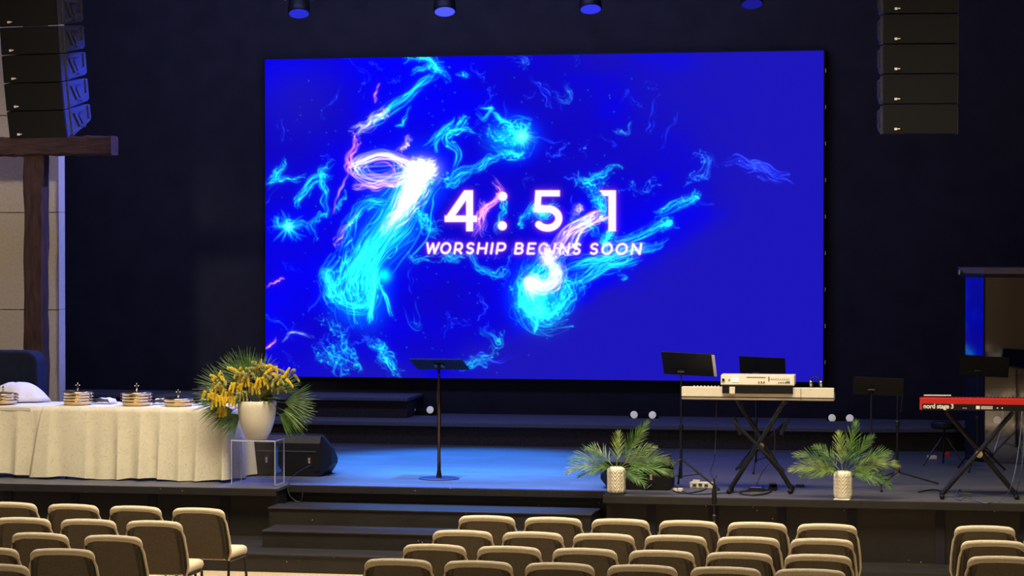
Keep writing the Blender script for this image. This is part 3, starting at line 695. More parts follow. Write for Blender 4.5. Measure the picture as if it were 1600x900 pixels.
# ================================================================== TABLES WITH CLOTHS
ZT = ony(200, 637, 22.35).z
tx1 = ony(357, 640, 22.35).x; tx0 = ony(66, 637, 22.35).x
def folding_table(x0, x1, label):
    t = thing('folding_table', label, 'table', ((x0+x1)/2, 22.75, ZS))
    w = x1-x0-.06; h = ZT-ZS-.012
    MB().box((0, 0, h-.02), (w, .72, .04)).build('tabletop', M_white, t, bevel=.006)
    for sx in (-1, 1):
        for sy in (-1, 1): MB().tube([(sx*(w/2-.2), sy*.28, h-.04), (sx*(w/2-.2), sy*.3, 0)], .014).build('leg', M_blackm, t)
folding_table(tx0, tx1, 'folding table under the right white damask cloth')
folding_table(tx0-2.1, tx0-.12, 'folding table under the left white damask cloth')
def cloth(x0, x1, yf, yb, zt, zh, seed, left=True, amp=.035, flare=.035, slantL=0.0):
    """cloth lying on a table: flat top and three falling sides with folds"""
    r = rnd(seed); NS = 14
    per = []
    if left:
        for i in range(14): per.append((x0, yb+(yf-yb)*i/14, -1, 0))
    nF = 150
    for i in range(nF+1): per.append((x0+(x1-x0)*i/nF, yf, 0, -1))
    for i in range(1, 31): per.append((x1, yf+(yb-yf)*i/30, 1, 0))
    ph = [r.uniform(0, 6) for _ in range(5)]
    vs = []; n = len(per)
    def fold(s):
        a = math.sin(s*11.5+ph[0]+1.3*math.sin(s*3.1+ph[1]))
        b_ = math.sin(s*23+ph[2]+1.5*math.sin(s*5+ph[3]))
        return 1.15*(1-abs(a))**1.5+.30*b_-.2
    s = 0; pr = None
    for j in range(NS+1):
        t = j/NS; s = 0; pr = None
        for (x, y, nx, ny) in per:
            if pr: s += math.hypot(x-pr[0], y-pr[1])
            pr = (x, y)
            k = t**.8
            o = flare*k+amp*k*fold(s)
            if j == 0: o = 0
            dz = .012*math.sin(s*7+ph[4])*t
            # soften corners
            ex = 0; 
            if ny == -1:
                e = min(x-x0, x1-x)
                if x1-x < .12: ex = (1-(x1-x)/.12)*.02*k
                if x-x0 < .12: ex = -(1-(x-x0)/.12)*(.02+slantL)*k
            lat = .018*k*math.sin(s*17+ph[1])
            vs.append((x+nx*o+ex+(lat if ny else 0), y+ny*o, zt-(zt-zh)*t-.006*(1 if j == 1 else 0)+dz))
    fs = [(j*n+i, j*n+i+1, (j+1)*n+i+1, (j+1)*n+i) for j in range(NS) for i in range(n-1)]
    # top
    b = len(vs); vs += [(x0, yb, zt), (x1, yb, zt)]
    top = list(range(0, n)); fs.append(tuple([b]+top+[b+1]) if not left else tuple(top+[]))
    m = MB(); m.add(vs, fs); return m
o = cloth(tx0-2.25, tx0-.02, 22.40, 23.13, ZT-.001, ZS+.045, 3, True, .055).build('tablecloth', M_cloth, smooth=True, fixn=True)
tag(o, 'white damask tablecloth at the left edge, partly under its neighbour', 'tablecloth', 'white damask tablecloths')
o = cloth(tx0, tx1, 22.36, 23.15, ZT+.006, ZS+.02, 8, True, .062, .04, .12).build('tablecloth', M_cloth, smooth=True)
tag(o, 'white damask tablecloth hanging in folds beside the acrylic stand', 'tablecloth', 'white damask tablecloths')
for o_ in list(COL.objects):
    if o_.name.startswith('tablecloth'):
        for p in o_.data.polygons:
            if len(p.vertices) > 4: p.use_smooth = False

# ---- communion trays
ZC = ZT+.008
def tray_mesh(): 
    b = MB(); b.lathe([(.125, 0), (.138, .004), (.150, .020), (.150, .034), (.157, .038), (.157, .041), (.146, .041), (.143, .012), (.02, .010)], n=36,
                      fn=lambda a, z, j: (.0025*math.sin(a*12) if j in (1, 2, 3) else 0)); return b
tray_proto = None; lid_proto = None
stacks = [(5, 3, 22.56, 'at the left edge of the table'), (121.5, 4, 22.56, 'below the two-bar gap of the beige wall edge'), (213.5, 4, 22.56, 'in the middle of the right table'), (278.5, 2, 22.56, 'next to the palm leaves')]
stacks = [(5, 3, 'leftmost stack, cut by the picture edge'), (121.5, 4, 'second stack from the left'), (213.5, 4, 'third stack from the left'), (278.5, 2, 'low stack nearest the flowers')]
for px_, n, where in stacks:
    X = ony(px_, 620, 22.58).x
    for k in range(n):
        lv = ['bottom tray', 'second tray up', 'third tray up', 'fourth tray up'][k] if k < n-1 else 'top tray'
        if tray_proto is None:
            tray_proto = thing('communion_tray', '', 'tray'); tray_mesh().build('tray_body', M_brass, tray_proto, smooth=True)
            for s in (-1, 1): MB().tube([(s*.155, -.03, .036), (s*.168, -.02, .034), (s*.170, 0, .033), (s*.168, .02, .034), (s*.155, .03, .036)], .0035, 6).build('handle', M_brass, tray_proto, smooth=True)
            t = tray_proto
        else: t = copy_tree(tray_proto)
        t.location = (X, 22.58, ZC+k*.030); t.rotation_euler.z = k*.05
        tag(t, 'shiny brass communion tray, %s of the %s' % (lv, where), 'tray', 'stacked communion trays')
    if lid_proto is None:
        lid_proto = thing('tray_lid', '', 'lid')
        MB().lathe([(.158, 0), (.158, .006), (.145, .014), (.09, .022), (.03, .028), (.012, .030)], n=36).build('cover', M_brass, lid_proto, smooth=True)
        b = MB(); b.lathe([(.012, .028), (.008, .034), (.014, .04), (.006, .046)], n=12); b.box((0, 0, .068), (.009, .007, .056)); b.box((0, 0, .077), (.036, .007, .009))
        for c in ((.02, .077), (-.02, .077), (0, .098)): b.ball((c[0], 0, c[1]), .007, 8, 5)
        b.build('cross_finial', M_silver, lid_proto)
        l = lid_proto
    else: l = copy_tree(lid_proto)
    l.location = (X, 22.58, ZC+n*.030+.011)
    tag(l, 'brass lid with small silver cross on the %s' % where, 'lid', 'communion tray lids')

# folded white napkins beside the stacks and the draped mound
def napkin(px_, w, seed, label):
    X = ony(px_, 627, 22.75).x; r = rnd(seed); b = MB(); n = 14
    for layer in range(3):
        vs = []; fs = []
        for j in range(7):
            for i in range(n+1):
                u = i/n-.5; v = j/6-.5
                z = .012+layer*.014+.012*math.cos(u*3)+.004*math.sin(u*14+layer*2+v*5)
                if i in (0, n): z = .004+layer*.01
                vs.append((u*w*(1-.06*layer), v*.16, z))
        for j in range(6):
            for i in range(n): fs.append((j*(n+1)+i, j*(n+1)+i+1, (j+1)*(n+1)+i+1, (j+1)*(n+1)+i))
        bb = len(vs); vs += [(v[0], v[1], v[2]-.008) for v in vs]
        fs2 = [tuple(i+bb for i in f[::-1]) for f in fs]; b.add(vs, fs+fs2)
    o = b.build('folded_napkin', M_napkin, smooth=True, loc=(X, 22.80, ZC+.008), rotz=r.uniform(-.2, .2)); tag(o, label, 'napkin', 'folded napkins')
napkin(160, .24, 1, 'white folded napkin right of the second tray stack')
napkin(250, .2, 2, 'white folded napkin between the third stack and the low stack')
napkin(318, .22, 3, 'white folded napkin by the palm leaves of the flower vase')
# white cloth over plates
X = ony(24, 620, 22.85).x; b = MB(); vs = []; n = 40; m = 9
hm = ony(24, 599, 22.85).z-ZC
for j in range(m+1):
    t = j/m
    for k in range(n):
        a = 2*PI*k/n; R = .05+.30*t+.02*math.sin(3*a)*t+.025*math.sin(8*a)*t**3
        z = hm*(1-t**2.4)*(1+.02*math.sin(5*a+t*4)); vs.append((R*math.cos(a)*(1.0), R*math.sin(a)*.55, max(z, .004)))
fs = [(j*n+k, j*n+(k+1) % n, (j+1)*n+(k+1) % n, (j+1)*n+k) for j in range(m) for k in range(n)]+[tuple(range(n-1, -1, -1)), tuple(range(m*n, m*n+n))]
b.add(vs, fs)
tag(b.build('draped_cloth', M_napkin, smooth=True, loc=(X-.03, 22.98, ZC+.003)), 'white cloth mounded over a dish at the far left of the table', 'cloth')

# ================================================================== ACRYLIC STAND, VASE AND FLOWERS
pa = onz(361, 757, ZS); pb = onz(445, 750, ZS); px0 = ony(361, 684, 22.05).x; px1 = ony(430, 684, 22.05).x
hz = ony(400, 688, 22.05).z-ZS; dd = .34
st = thing('acrylic_stand', 'clear acrylic cube stand carrying the big white flower vase', 'stand', ((px0+px1)/2+.0, 22.05+dd/2, ZS))
w = px1-px0; tk = .012
MB().box((0, 0, hz-tk/2), (w, dd, tk)).build('top', M_acrylic, st, bevel=.003)
for nm, c, d in (('front_pane', (0, -dd/2+tk/2, hz/2), (w, .006, hz-.03)), ('side_pane', (w/2-tk/2, 0, hz/2), (.006, dd, hz-.03)), ('side_pane', (-w/2+tk/2, 0, hz/2), (.006, dd, hz-.03))):
    MB().box(c, d).build(nm, M_acrylic, st)
b = MB()
for sx in (-1, 1):
    for sy in (-1, 1): b.box((sx*(w/2-.004), sy*(dd/2-.004), hz/2), (.008, .008, hz))
for sx in (-1, 1): b.box((sx*(w/2-.004), 0, .005), (.008, dd, .008))
b.box((0, -dd/2+.002, hz-tk/2), (w, .005, tk)); b.box((w/2-.001, 0, hz-tk/2), (.005, dd, tk))
b.build('polished_edges', M_acredge, st)
vx = ony(401.5, 684, 22.2).x
fv = thing('flower_vase', 'large tapered white vase of yellow blossom and fan palm leaves', 'flower arrangement', (vx, 22.20, ZS+hz))
vh = ony(401, 626, 22.2).z-(ZS+hz)
prof = [(.0, 0), (.098, 0), (.108, .01), (.145, vh*.2), (.175, vh*.42), (.192, vh*.65), (.199, vh*.85), (.199, vh*.98), (.193, vh), (.18, vh), (.18, vh*.9)]
MB().lathe(prof, n=40).build('vase', M_vase, fv, smooth=True)

def leaflet(b, p, d, L, wd, droop, seg=3, up=Vector((0, 0, 1))):
    d = d.normalized(); side = d.cross(up)
    if side.length < .05: side = d.cross(Vector((0, 1, 0)))
    side.normalize(); nrm = side.cross(d).normalized(); vs = []; fs = []; q = p.copy()
    for i in range(seg+1):
        t = i/seg; w = wd*(1.0-t)**.7*(.6+.8*min(t*3, 1)) if i else wd*.5
        if i == seg: w = .0006
        vs += [q-side*w, q+nrm*w*.35, q+side*w]; dd_ = (d+Vector((0, 0, -droop*t))).normalized(); q = q+dd_*(L/seg)
    for i in range(seg):
        a = i*3; fs += [(a, a+1, a+4, a+3), (a+1, a+2, a+5, a+4)]
    b.add(vs, fs)
def frond(parent, root, az, el, L, ll, n, seed, m, droop=.6, wd=.0034, name='palm_frond', start=.22):
    """feather palm frond: curved midrib with paired leaflets"""
    r = rnd(seed); b = MB(); d = Vector((math.cos(el)*math.cos(az), math.cos(el)*math.sin(az), math.sin(el)))
    pts = [Vector(root)]; ds = [d]; k = 16; NV = Vector((r.uniform(-.35, .35), -.8, r.uniform(.25, .7)))
    for i in range(k):
        t = i/k; dn = (ds[-1]+Vector((0, 0, -droop*.16*t))).normalized(); pts.append(pts[-1]+dn*L/k); ds.append(dn)
    b.tube(pts, [.004*(1-i/(k+2)) for i in range(k+1)], 5)
    n = int(n*.72)
    for i in range(n):
        t = start+(1-start)*(i+.5)/n; f = t*k; j = min(int(f), k-1); p = pts[j].lerp(pts[j+1], f-j); dr = ds[j]
        env = math.sin(PI*(.22+.70*t))
        side = dr.cross(NV).normalized()
        for s in (-1, 1):
            dv = (dr*(.8+.9*t)+side*s*(1.0-.45*t)+Vector((0, 0, .10))+Vector((r.uniform(-.22, .22), r.uniform(-.25, .1), r.uniform(-.22, .22))))
            leaflet(b, p, dv, ll*env*r.uniform(.85, 1.1), wd, r.uniform(.1, .5), up=-NV)
    return b.build(name, m, parent, smooth=False, fixn=False)
def fan_leaf(parent, root, az, el, stem, R, n, seed, m, spread=2.2, wd=.008):
    r = rnd(seed); b = MB(); d = Vector((math.cos(el)*math.cos(az), math.cos(el)*math.sin(az), math.sin(el)))
    mid = Vector(root)+d*stem*.5+Vector((0, 0, .02)); c = Vector(root)+d*stem
    b.tube([Vector(root), mid, c], .005, 5)
    side = d.cross(Vector((0, -1, .15))).normalized()
    for i in range(n):
        a = (i/(n-1)-.5)*spread
        dv = d*math.cos(a)+side*math.sin(a)+Vector((0, r.uniform(-.08, .08), 0))
        leaflet(b, c, dv, R*(1-.12*abs(a))*r.uniform(.85, 1.05), wd, r.uniform(.1, .35), 4, up=Vector((0, -1, .3)))
    return b.build('fan_leaf', m, parent, fixn=False)
top = (0, 0, vh-.02)
FL = [(PI*.98, 1.15, .22, .30, 3), (PI*1.0, .85, .24, .30, 4), (PI*1.02, .35, .30, .30, 5), (PI*1.02, .02, .30, .30, 6),
      (PI*1.04, -.30, .24, .26, 7), (PI*1.06, -.62, .20, .24, 8), (-.05, -.25, .27, .30, 9), (-.08, .02, .28, .30, 10), (.1, -.48, .24, .26, 12),
      (.15, .55, .20, .24, 13), (-.1, 1.1, .12, .22, 14), (PI*.5, 1.35, .20, .26, 15)]
for az, el, s_, R, sd in FL: fan_leaf(fv, top, az, el, s_*1.1, R*1.25, 22, sd, M_leafd if sd % 3 else M_leaf, 1.45, .0075)
r = rnd(21)
def spike(b, p, d, L, rad):                                       # a blossom spike: overlapping little florets round a stem
    q = Vector(p); d = Vector(d).normalized(); n = max(6, int(L/.008))
    for i in range(n):
        t = i/n; rr_ = rad*(1-.65*t)
        for k in range(5):
            a = 2.4*(i*5+k)+r.uniform(-.3, .3); o = d.orthogonal().normalized(); o2 = d.cross(o)
            dv = o*math.cos(a)+o2*math.sin(a)
            c = q+dv*rr_*r.uniform(.5, 1); b.ball(c, .0075, 5, 3, (1, 1, 1.7))
        q = q+d*(L/n); d = (d+Vector((0, 0, -.05))).normalized()
clusters = [(348, 618, .12, -.8, 1), (362, 610, .12, -.9, 1), (376, 600, .1, -.8, 1), (345, 600, .1, -.7, 1), (335, 612, .08, -.9, 1), (350, 640, .08, -1, 1),
            (388, 590, .1, -.7, 1), (402, 598, .1, -.8, 1), (415, 590, .09, -.6, 1), (395, 582, .09, .2, 0), (378, 582, .09, .3, 1), (410, 580, .1, .3, 0),
            (432, 574, .10, .8, 1), (436, 590, .08, .3, 0), (448, 590, .12, .8, 1), (455, 584, .11, .9, 0), (425, 600, .08, -.5, 0), (440, 606, .06, 0, 0),
            (368, 622, .1, -1, 1), (385, 612, .09, -1, 0), (420, 612, .07, -1, 0), (352, 596, .08, .4, 0), (346, 588, .06, .5, 1), (412, 568, .06, 1, 0)]
for i, (a, c, L, dz, yl) in enumerate(clusters):
    P_ = ony(a, c, 22.2)-Vector((vx, 22.2, ZS+hz)); P_.y = r.uniform(-.16, -.04)
    b = MB(); dx = r.uniform(-.7, .3)
    for q in range(4): spike(b, P_+Vector(((q-1.5)*.026, r.uniform(-.03, .02), r.uniform(-.02, .02))), (dx*.6+.25*q-.3, r.uniform(-.4, .1), min(dz*1.2, .25)-(.5 if q % 2 else 0)), L*r.uniform(.8, 1.25), r.uniform(.011, .019))
    fl = b.build('blossom_spray', M_yellow if yl else M_bud, fv)
    MB().tube([Vector(top), (Vector(top)+P_)/2+Vector((0, 0, .03)), P_], .003, 5).build('stem', M_stem, fl)
for i in range(12):                                               # green leaves among the blossom
    a = r.uniform(0, 2*PI); b = MB()
    for q in range(9): leaflet(b, Vector((.1*math.cos(a), .08*math.sin(a), vh)), Vector((math.cos(a)+r.uniform(-.4, .4), math.sin(a)*.7-.2, r.uniform(-.1, 1.1))), r.uniform(.14, .26), .012, .5)
    b.build('leaf_sprig', M_stem if i % 2 else M_leafd, fv, fixn=False)

# ================================================================== PALM VASES ON THE STAGE EDGE
def palm_vase(px_, py_, label, specs, seed):
    P0 = onz(px_, py_, ZS); P0.y = max(P0.y, 21.93); X = ony(px_, py_, P0.y).x
    t = thing('palm_vase', label, 'potted plant', (X, P0.y, ZS+.0095), 0, 'palm vases on the stage edge')
    hh = .262; pf = []
    for i in range(31):
        u = i/30; R = .060+.028*math.sin(PI*min(1, u*.5+.22))**1.0
        if u < .12: R = .062+.025*math.sqrt(1-(1-u/.12)**2)
        elif u > .88: R = .052+.034*math.sqrt(max(0, 1-((u-.88)/.12)**2))
        else: R = .087
        pf.append((R, hh*u))
    def rib(a, z, j):
        if j < 2 or j > 28: return 0
        k = 8; tri = abs(((a*k/(2*PI)) % 1)-.5)*2
        return .0065*math.sin(2*PI*(z/.036+tri*1.5))
    pf = [(0.02, 0)]+pf+[(.04, hh), (.04, hh-.03)]
    MB().lathe(pf, n=96, fn=rib).build('vase', M_vasec, t, smooth=True)
    for i, (az, el, L, ll, nn, dr) in enumerate(specs):
        frond(t, (.01*math.cos(az), .01*math.sin(az), hh-.03), az, el, L, ll, nn, seed+i, (M_leaf, M_leafy, M_leaf)[i % 3], dr)
    return t, X, P0.y
sp1 = [(PI*.98, .55, .50, .17, 34, 1.0), (PI*1.05, .25, .50, .17, 34, .8), (PI*.9, -.0, .42, .15, 30, .5), (.1, 1.05, .56, .17, 38, .2), (PI*.5, 1.2, .40, .14, 28, .4),
       (.02, .42, .56, .19, 38, .7), (-.1, .18, .56, .19, 38, .6), (.3, .7, .44, .16, 30, .5), (-.5, -.1, .36, .16, 28, .7), (PI*1.3, .3, .34, .14, 28, .8), (PI*.85, .8, .42, .15, 30, .9)]
sp2 = [(PI*.97, .55, .50, .17, 34, .5), (PI*1.05, .28, .50, .18, 34, .5), (PI*.92, .1, .42, .15, 30, .5), (.6, 1.3, .52, .17, 38, .1), (PI*.6, 1.25, .42, .15, 28, .3), (.2, 1.0, .46, .16, 30, .3),
       (.02, .62, .50, .17, 38, .5), (-.1, .42, .54, .17, 38, .6), (-.2, .08, .48, .17, 30, .8), (-.5, .2, .36, .16, 28, .9), (PI*1.3, .35, .34, .14, 28, .8), (PI*.85, .85, .40, .15, 30, .5)]
pv1, vx1, vy1 = palm_vase(963, 772, 'white ribbed vase of palm fronds left of the keyboards, before the floor monitor', sp1, 100)
pv2, vx2, vy2 = palm_vase(1317, 780, 'white ribbed vase of palm fronds between the white keyboard and the red one', sp2, 200)
tag(MB().box((0, 0, .004), (.20, .22, .008)).build('card', M_nose, loc=(vx1-.01, vy1-.02, ZS+.001), rotz=.05), 'dark flat tile at the stage edge under the left palm vase', 'card')
tag(MB().box((0, 0, .004), (.15, .19, .008)).build('card', M_paper, loc=(vx2, vy2-.03, ZS+.001), rotz=-.12), 'pale card at the stage edge under the right palm vase', 'card')

# ================================================================== LECTERN
P0 = onz(686, 748, ZS)
le = thing('lectern', 'slim lectern with a smoked top and tapered polished pole', 'lectern', (P0.x, P0.y, ZS))
MB().lathe([(.215, 0), (.215, .008), (.205, .012), (.03, .014)], n=48).build('base', mat('satin_base', (.035, .04, .10), .4), le, smooth=False)
hp = ony(686, 578, P0.y).z-ZS
MB().lathe([(.030, .012), (.030, .03), (.019, .10), (.017, hp*.25), (.022, hp*.6), (.024, hp*.72), (.014, hp*.93), (.012, hp+.03)], n=20).build('pole', M_bronze, le, smooth=True)
a = math.radians(17); R = Matrix.Rotation(-a, 3, 'X')
b = MB(); b.box((0, .02, hp+.06), (.56, .42, .014), R)
b.build('reading_plate', mat('smoked_top', (.010, .013, .03), .8, spec=.1), le)
b = MB(); b.box((0, .02, hp+.045), (.10, .12, .012), R); b.tube([(0, 0, hp), (0, 0, hp+.045)], .02, 10); b.build('bracket', M_blackm, le)

# ================================================================== MUSIC STANDS
def desk_parts(t, h, w=.50, hd=.27, tilt=20, yaw=0):
    a = math.radians(tilt); Rz = Matrix.Rotation(yaw, 3, 'Z') @ Matrix.Rotation(.035, 3, 'Y'); R = Rz @ Matrix.Rotation(a, 3, 'X')
    off = Vector((.07, 0, 0)); b = MB(); b.box(off+Vector((0, .0, h+hd/2-.02)), (w, .008, hd), R); sh = R @ Vector((0, .025, -hd/2))
    b.box(off+Vector((0, 0, h+hd/2-.02))+sh, (w, .05, .006), R)
    d = b.build('desk', M_black, t, bevel=.002)
    k = MB(); k.box(Vector((0, -.016, h+.05)), (.06, .03, .025)); k.tube([(-.035, -.03, h+.045), (.035, -.03, h+.045)], .008, 8)
    k.build('clamp', M_blackm, d)
def music_stand(px_, pyf, pyd, label, tilt=20, yaw=0, w=.5, hd=.27, legs=.30, la=0.3):
    P0 = onz(px_, pyf, ZS); t = thing('music_stand', label, 'music stand', (P0.x, P0.y, ZS), 0, 'black music stands on the stage')
    h = ony(px_, pyd, P0.y).z-ZS                                     # height of the desk's lower edge
    MB().tube([(0, 0, .1), (0, 0, h*.55)], .014, 10).build('tube', M_blackm, t)
    MB().tube([(0, 0, h*.5), (0, 0, h+.06)], .009, 10).build('shaft', M_blackm, t)
    MB().lathe([(.02, h*.52), (.024, h*.53), (.024, h*.56), (.02, h*.57)], n=12).build('collar', M_blackm, t)
    for k in range(3):
        a = la+k*2*PI/3; l = MB(); l.tube([(0, 0, .30), (legs*math.cos(a), legs*math.sin(a), .012)], .010, 8)
        l.tube([(0, 0, .12), (legs*.5*math.cos(a), legs*.5*math.sin(a), .155)], .006, 6)
        lg = l.build('leg', M_blackm, t)
        MB().ball((legs*math.cos(a), legs*math.sin(a), .012), .014).build('foot', M_black, lg)
    desk_parts(t, h, w, hd, tilt, yaw)
    return t, h, P0
ms1, h1, P1 = music_stand(1064, 763, 588, 'black music stand with a sheet of paper, left of the white keyboard', 36, -.12, .53, .29, .42, -.35)
R = Matrix.Rotation(-.12, 3, 'Z') @ Matrix.Rotation(.035, 3, 'Y') @ Matrix.Rotation(math.radians(36), 3, 'X')
pp = MB().box((0, 0, 0), (.03, .004, .275), R)
tag(pp.build('paper_sheet', M_paper, loc=Vector((P1.x, P1.y, ZS))+Vector((.340, -.045, h1+.112))), 'white paper edge sticking out of the left music stand', 'paper')
ms2, h2, P2 = music_stand(1181, 737, 590, 'black music stand directly behind the white keyboard', 34, -.05, .50, .27, .26, .5)
ms3, h3, P3 = music_stand(1361, 764, 616, 'black music stand behind the right palm vase', 25, .05, .50, .20, .30, .9)
ms4, h4, P4 = music_stand(1527, 735, 586, 'black music stand in front of the drum shield', 15, 0, .53, .23, .30, .2)

# ================================================================== KEYBOARDS
def xstand(cx, cy, ztop, w, label, top_w=.50, feet=.62):
    t = thing('keyboard_stand', label, 'keyboard stand', (cx, cy, ZS)); h = ztop-ZS
    for s, y in ((1, -.05), (-1, .05)):
        b = MB(); b.tube([(-s*feet/2, y, .03), (s*top_w/2, y, h-.03)], .024, 8); fr = b.build('frame', M_blackm, t)
        f = MB(); f.tube([(-s*feet/2, y-.2, .025), (-s*feet/2, y+.2, .025)], .022, 8)
        for e in (-1, 1): f.ball((-s*feet/2, y+e*.2, .025), .025, 8, 5)
        f.build('foot_bar', M_black, fr)
        MB().tube([(s*top_w/2, y-.18, h-.014), (s*top_w/2, y+.18, h-.014)], .013, 8).build('arm', M_blackm, t)
    MB().lathe([(.035, -.07), (.035, .07)], (0, 0, h*.5), 14, rot=Matrix.Rotation(PI/2, 3, 'X')).build('pivot', M_silver, t)
    return t, h
KY = onz(1190, 772, ZS).y+.2
k0 = ony(1065, 611, KY-.14); k1 = ony(1303, 619, KY-.14); kzb = (ony(1065, 622, KY-.14).z+ony(1303, 629, KY-.14).z)/2
kzt = (ony(1065, 602, KY-.14).z+ony(1303, 609, KY-.14).z)/2
kcx = (k0.x+k1.x)/2; kw = k1.x-k0.x
f0, f1 = ony(1142, 772, KY).x, ony(1236, 775, KY).x
xcx = (f0+f1)/2
xs, xh = xstand(xcx, KY, kzb, 0, 'black double-braced X stand under the white keyboard', .46, f1-f0)
for s in (1, -1): MB().tube([(-s*.24, .16*s, .22), (s*.27, .16*s, xh*.78)], .018, 8).build('second_brace', M_blackm, xs)
for s in (-1, 1): MB().tube([(s*.20, -.02, xh*.62), (s*.27, -.02, xh*.80)], .020, 8).build('lock_lever', M_blackm, xs)
kb = thing('stage_piano', 'long white stage piano seen from behind on the X stand', 'keyboard', (kcx, KY, kzb))
kh = kzt-kzb
def octaves(t, w, y0, y1, z):
    b = MB(); n = 52; u = w/n
    for i in range(n): b.box((-w/2+u*(i+.5), (y0+y1)/2, z), (u*.92, y1-y0, .014))
    b.build('white_keys', M_key, t)
    b = MB()
    for i in range(n-1):
        if i % 7 in (0, 1, 3, 4, 5): b.box((-w/2+u*(i+1), y0+(y1-y0)*.32, z+.012), (u*.55, (y1-y0)*.6, .014))
    b.build('black_keys', M_black, t)
b = MB(); b.prism([(-.145, .012), (-.145, kh), (-.05, kh), (-.02, kh*.72), (.145, kh*.5), (.145, 0), (-.13, 0)], -kw/2, kw/2, 'x'); b.build('body', M_white, kb, bevel=.004)
MB().box((0, -.146, kh*.22), (kw, .006, .010)).build('rear_groove', M_nose, kb)
MB().box((kw*.285, -.1465, kh*.5), (.004, .004, kh*.9)).build('cable_groove', M_black, kb)
MB().box((-kw*.14, -.147, kh*.58), (kw*.33, .006, kh*.36)).build('jack_panel', M_black, kb) if False else None
octaves(kb, kw*.93, -.01, .13, kh*.72)
b = MB()
for i in range(14): b.lathe([(.008, 0), (.008, .010)], (-kw*.42+i*.035, -.09, kh), 8)
b.build('knobs', M_white, kb)
# the small synth and its dark under-part standing on the stage piano
s0 = ony(1126, 605, KY-.15); s1 = ony(1241, 607, KY-.15); szb = (ony(1126, 604.5, KY-.15).z+ony(1241, 609, KY-.15).z)/2; szt = (ony(1126, 590, KY-.15).z+ony(1241, 596, KY-.15).z)/2
sw = s1.x-s0.x; scx = (s0.x+s1.x)/2; zb_ = kzt+.001
pz = thing('synth_riser', 'dark low box carrying the small synthesizer on the white piano', 'box', (scx+.01, KY, kzt+.003))
dh = max(.02, szb-(kzt+.003)-.002)
MB().prism([(-.172, -.062), (-.149, -.062), (-.149, 0), (.08, 0), (.08, dh), (-.172, dh)], -sw*.49, sw*.47, 'x').build('box_body', M_black, pz, bevel=.003)
MB().lathe([(.028, -.01), (.028, .012)], (-sw*.42, -.178, -.03), 14, rot=Matrix.Rotation(PI/2, 3, 'X')).build('dial', M_black, pz)
sy = thing('synthesizer', 'small cream synthesizer with knobs and lit display on the white piano', 'synthesizer', (scx, KY, kzt+.003+dh+.002))
sh = szt-szb+.01
b = MB(); b.prism([(-.15, 0), (-.15, sh*.55), (.02, sh+.03), (.13, sh+.03), (.13, 0)], -sw/2, sw/2, 'x')
b = MB(); b.prism([(-.15, 0), (-.13, sh), (.13, sh), (.13, 0)], -sw/2, sw/2, 'x'); b.build('body', M_white, sy, bevel=.004)
FR = Matrix.Rotation(-math.atan2(.02, sh), 3, 'X')
def onface(u, v): return Vector((u*sw, -.15+.02*v-.003, sh*v))
MB().box(onface(-.30, .5), (sw*.085, .006, sh*.45), FR).build('display', M_lcd, sy)
b = MB()
for u in (-.465, ): b.lathe([(.014, 0), (.013, .016)], onface(u, .5), 12, rot=Matrix.Rotation(PI/2, 3, 'X'))
b.lathe([(.006, 0), (.006, .008)], onface(-.385, .5), 8, rot=Matrix.Rotation(PI/2, 3, 'X'))
for i in range(3): b.lathe([(.007, 0), (.006, .010)], onface(.02+i*.035, .3), 10, rot=Matrix.Rotation(PI/2, 3, 'X'))
for i in range(9): b.lathe([(.0045, 0), (.004, .008)], onface(.19+i*.03, .62), 8, rot=Matrix.Rotation(PI/2, 3, 'X'))
for i in range(4): b.lathe([(.006, 0), (.005, .008)], onface(.29+i*.03, .28), 8, rot=Matrix.Rotation(PI/2, 3, 'X'))
for u in (.405, .43): b.box(onface(u, .32), (.012, .014, .018))
b.box(onface(.155, .6), (.008, .008, sh*.5)); b.box(onface(-.02, .78), (sw*.26, .004, .004))
b.build('controls', M_black, sy)
MB().box((sw*.492, -.14, sh*.5), (.012, .03, sh*1.05)).build('end_cheek', M_white, sy)
# white power adapter hooked below the synth
tag(MB().box((0, 0, 0), (.055, .03, .07)).build('adapter', M_white, loc=(ony(1144, 613, KY-.2).x, KY-.192, kzt-.028), bevel=.004), 'small cream adapter hanging on the back of the white piano', 'adapter')
# headphones on the right end
hx = ony(1275, 598, KY).x; hp_ = thing('headphones', 'headphones with pale ear cups on the right end of the white piano', 'headphones', (hx, KY-.0, kzt+.002))
pts = [(.055*math.cos(a_), 0, .045+.055*math.sin(a_)) for a_ in [PI*i/12 for i in range(13)]]
MB().tube(pts, .008, 8).build('headband', M_black, hp_)
for s in (-1, 1):
    c = MB().lathe([(.020, -.014), (.034, -.012), (.036, 0), (.034, .012), (.02, .014)], (s*.05, 0, .038), 18, rot=Matrix.Rotation(PI/2, 3, 'Y')).build('ear_cup', M_silver, hp_, smooth=True)
    MB().lathe([(.030, 0), (.032, .008), (.02, .012)], (s*.036, 0, .038), 14, rot=Matrix.Rotation(-s*PI/2, 3, 'Y')).build('cushion', M_black, c)

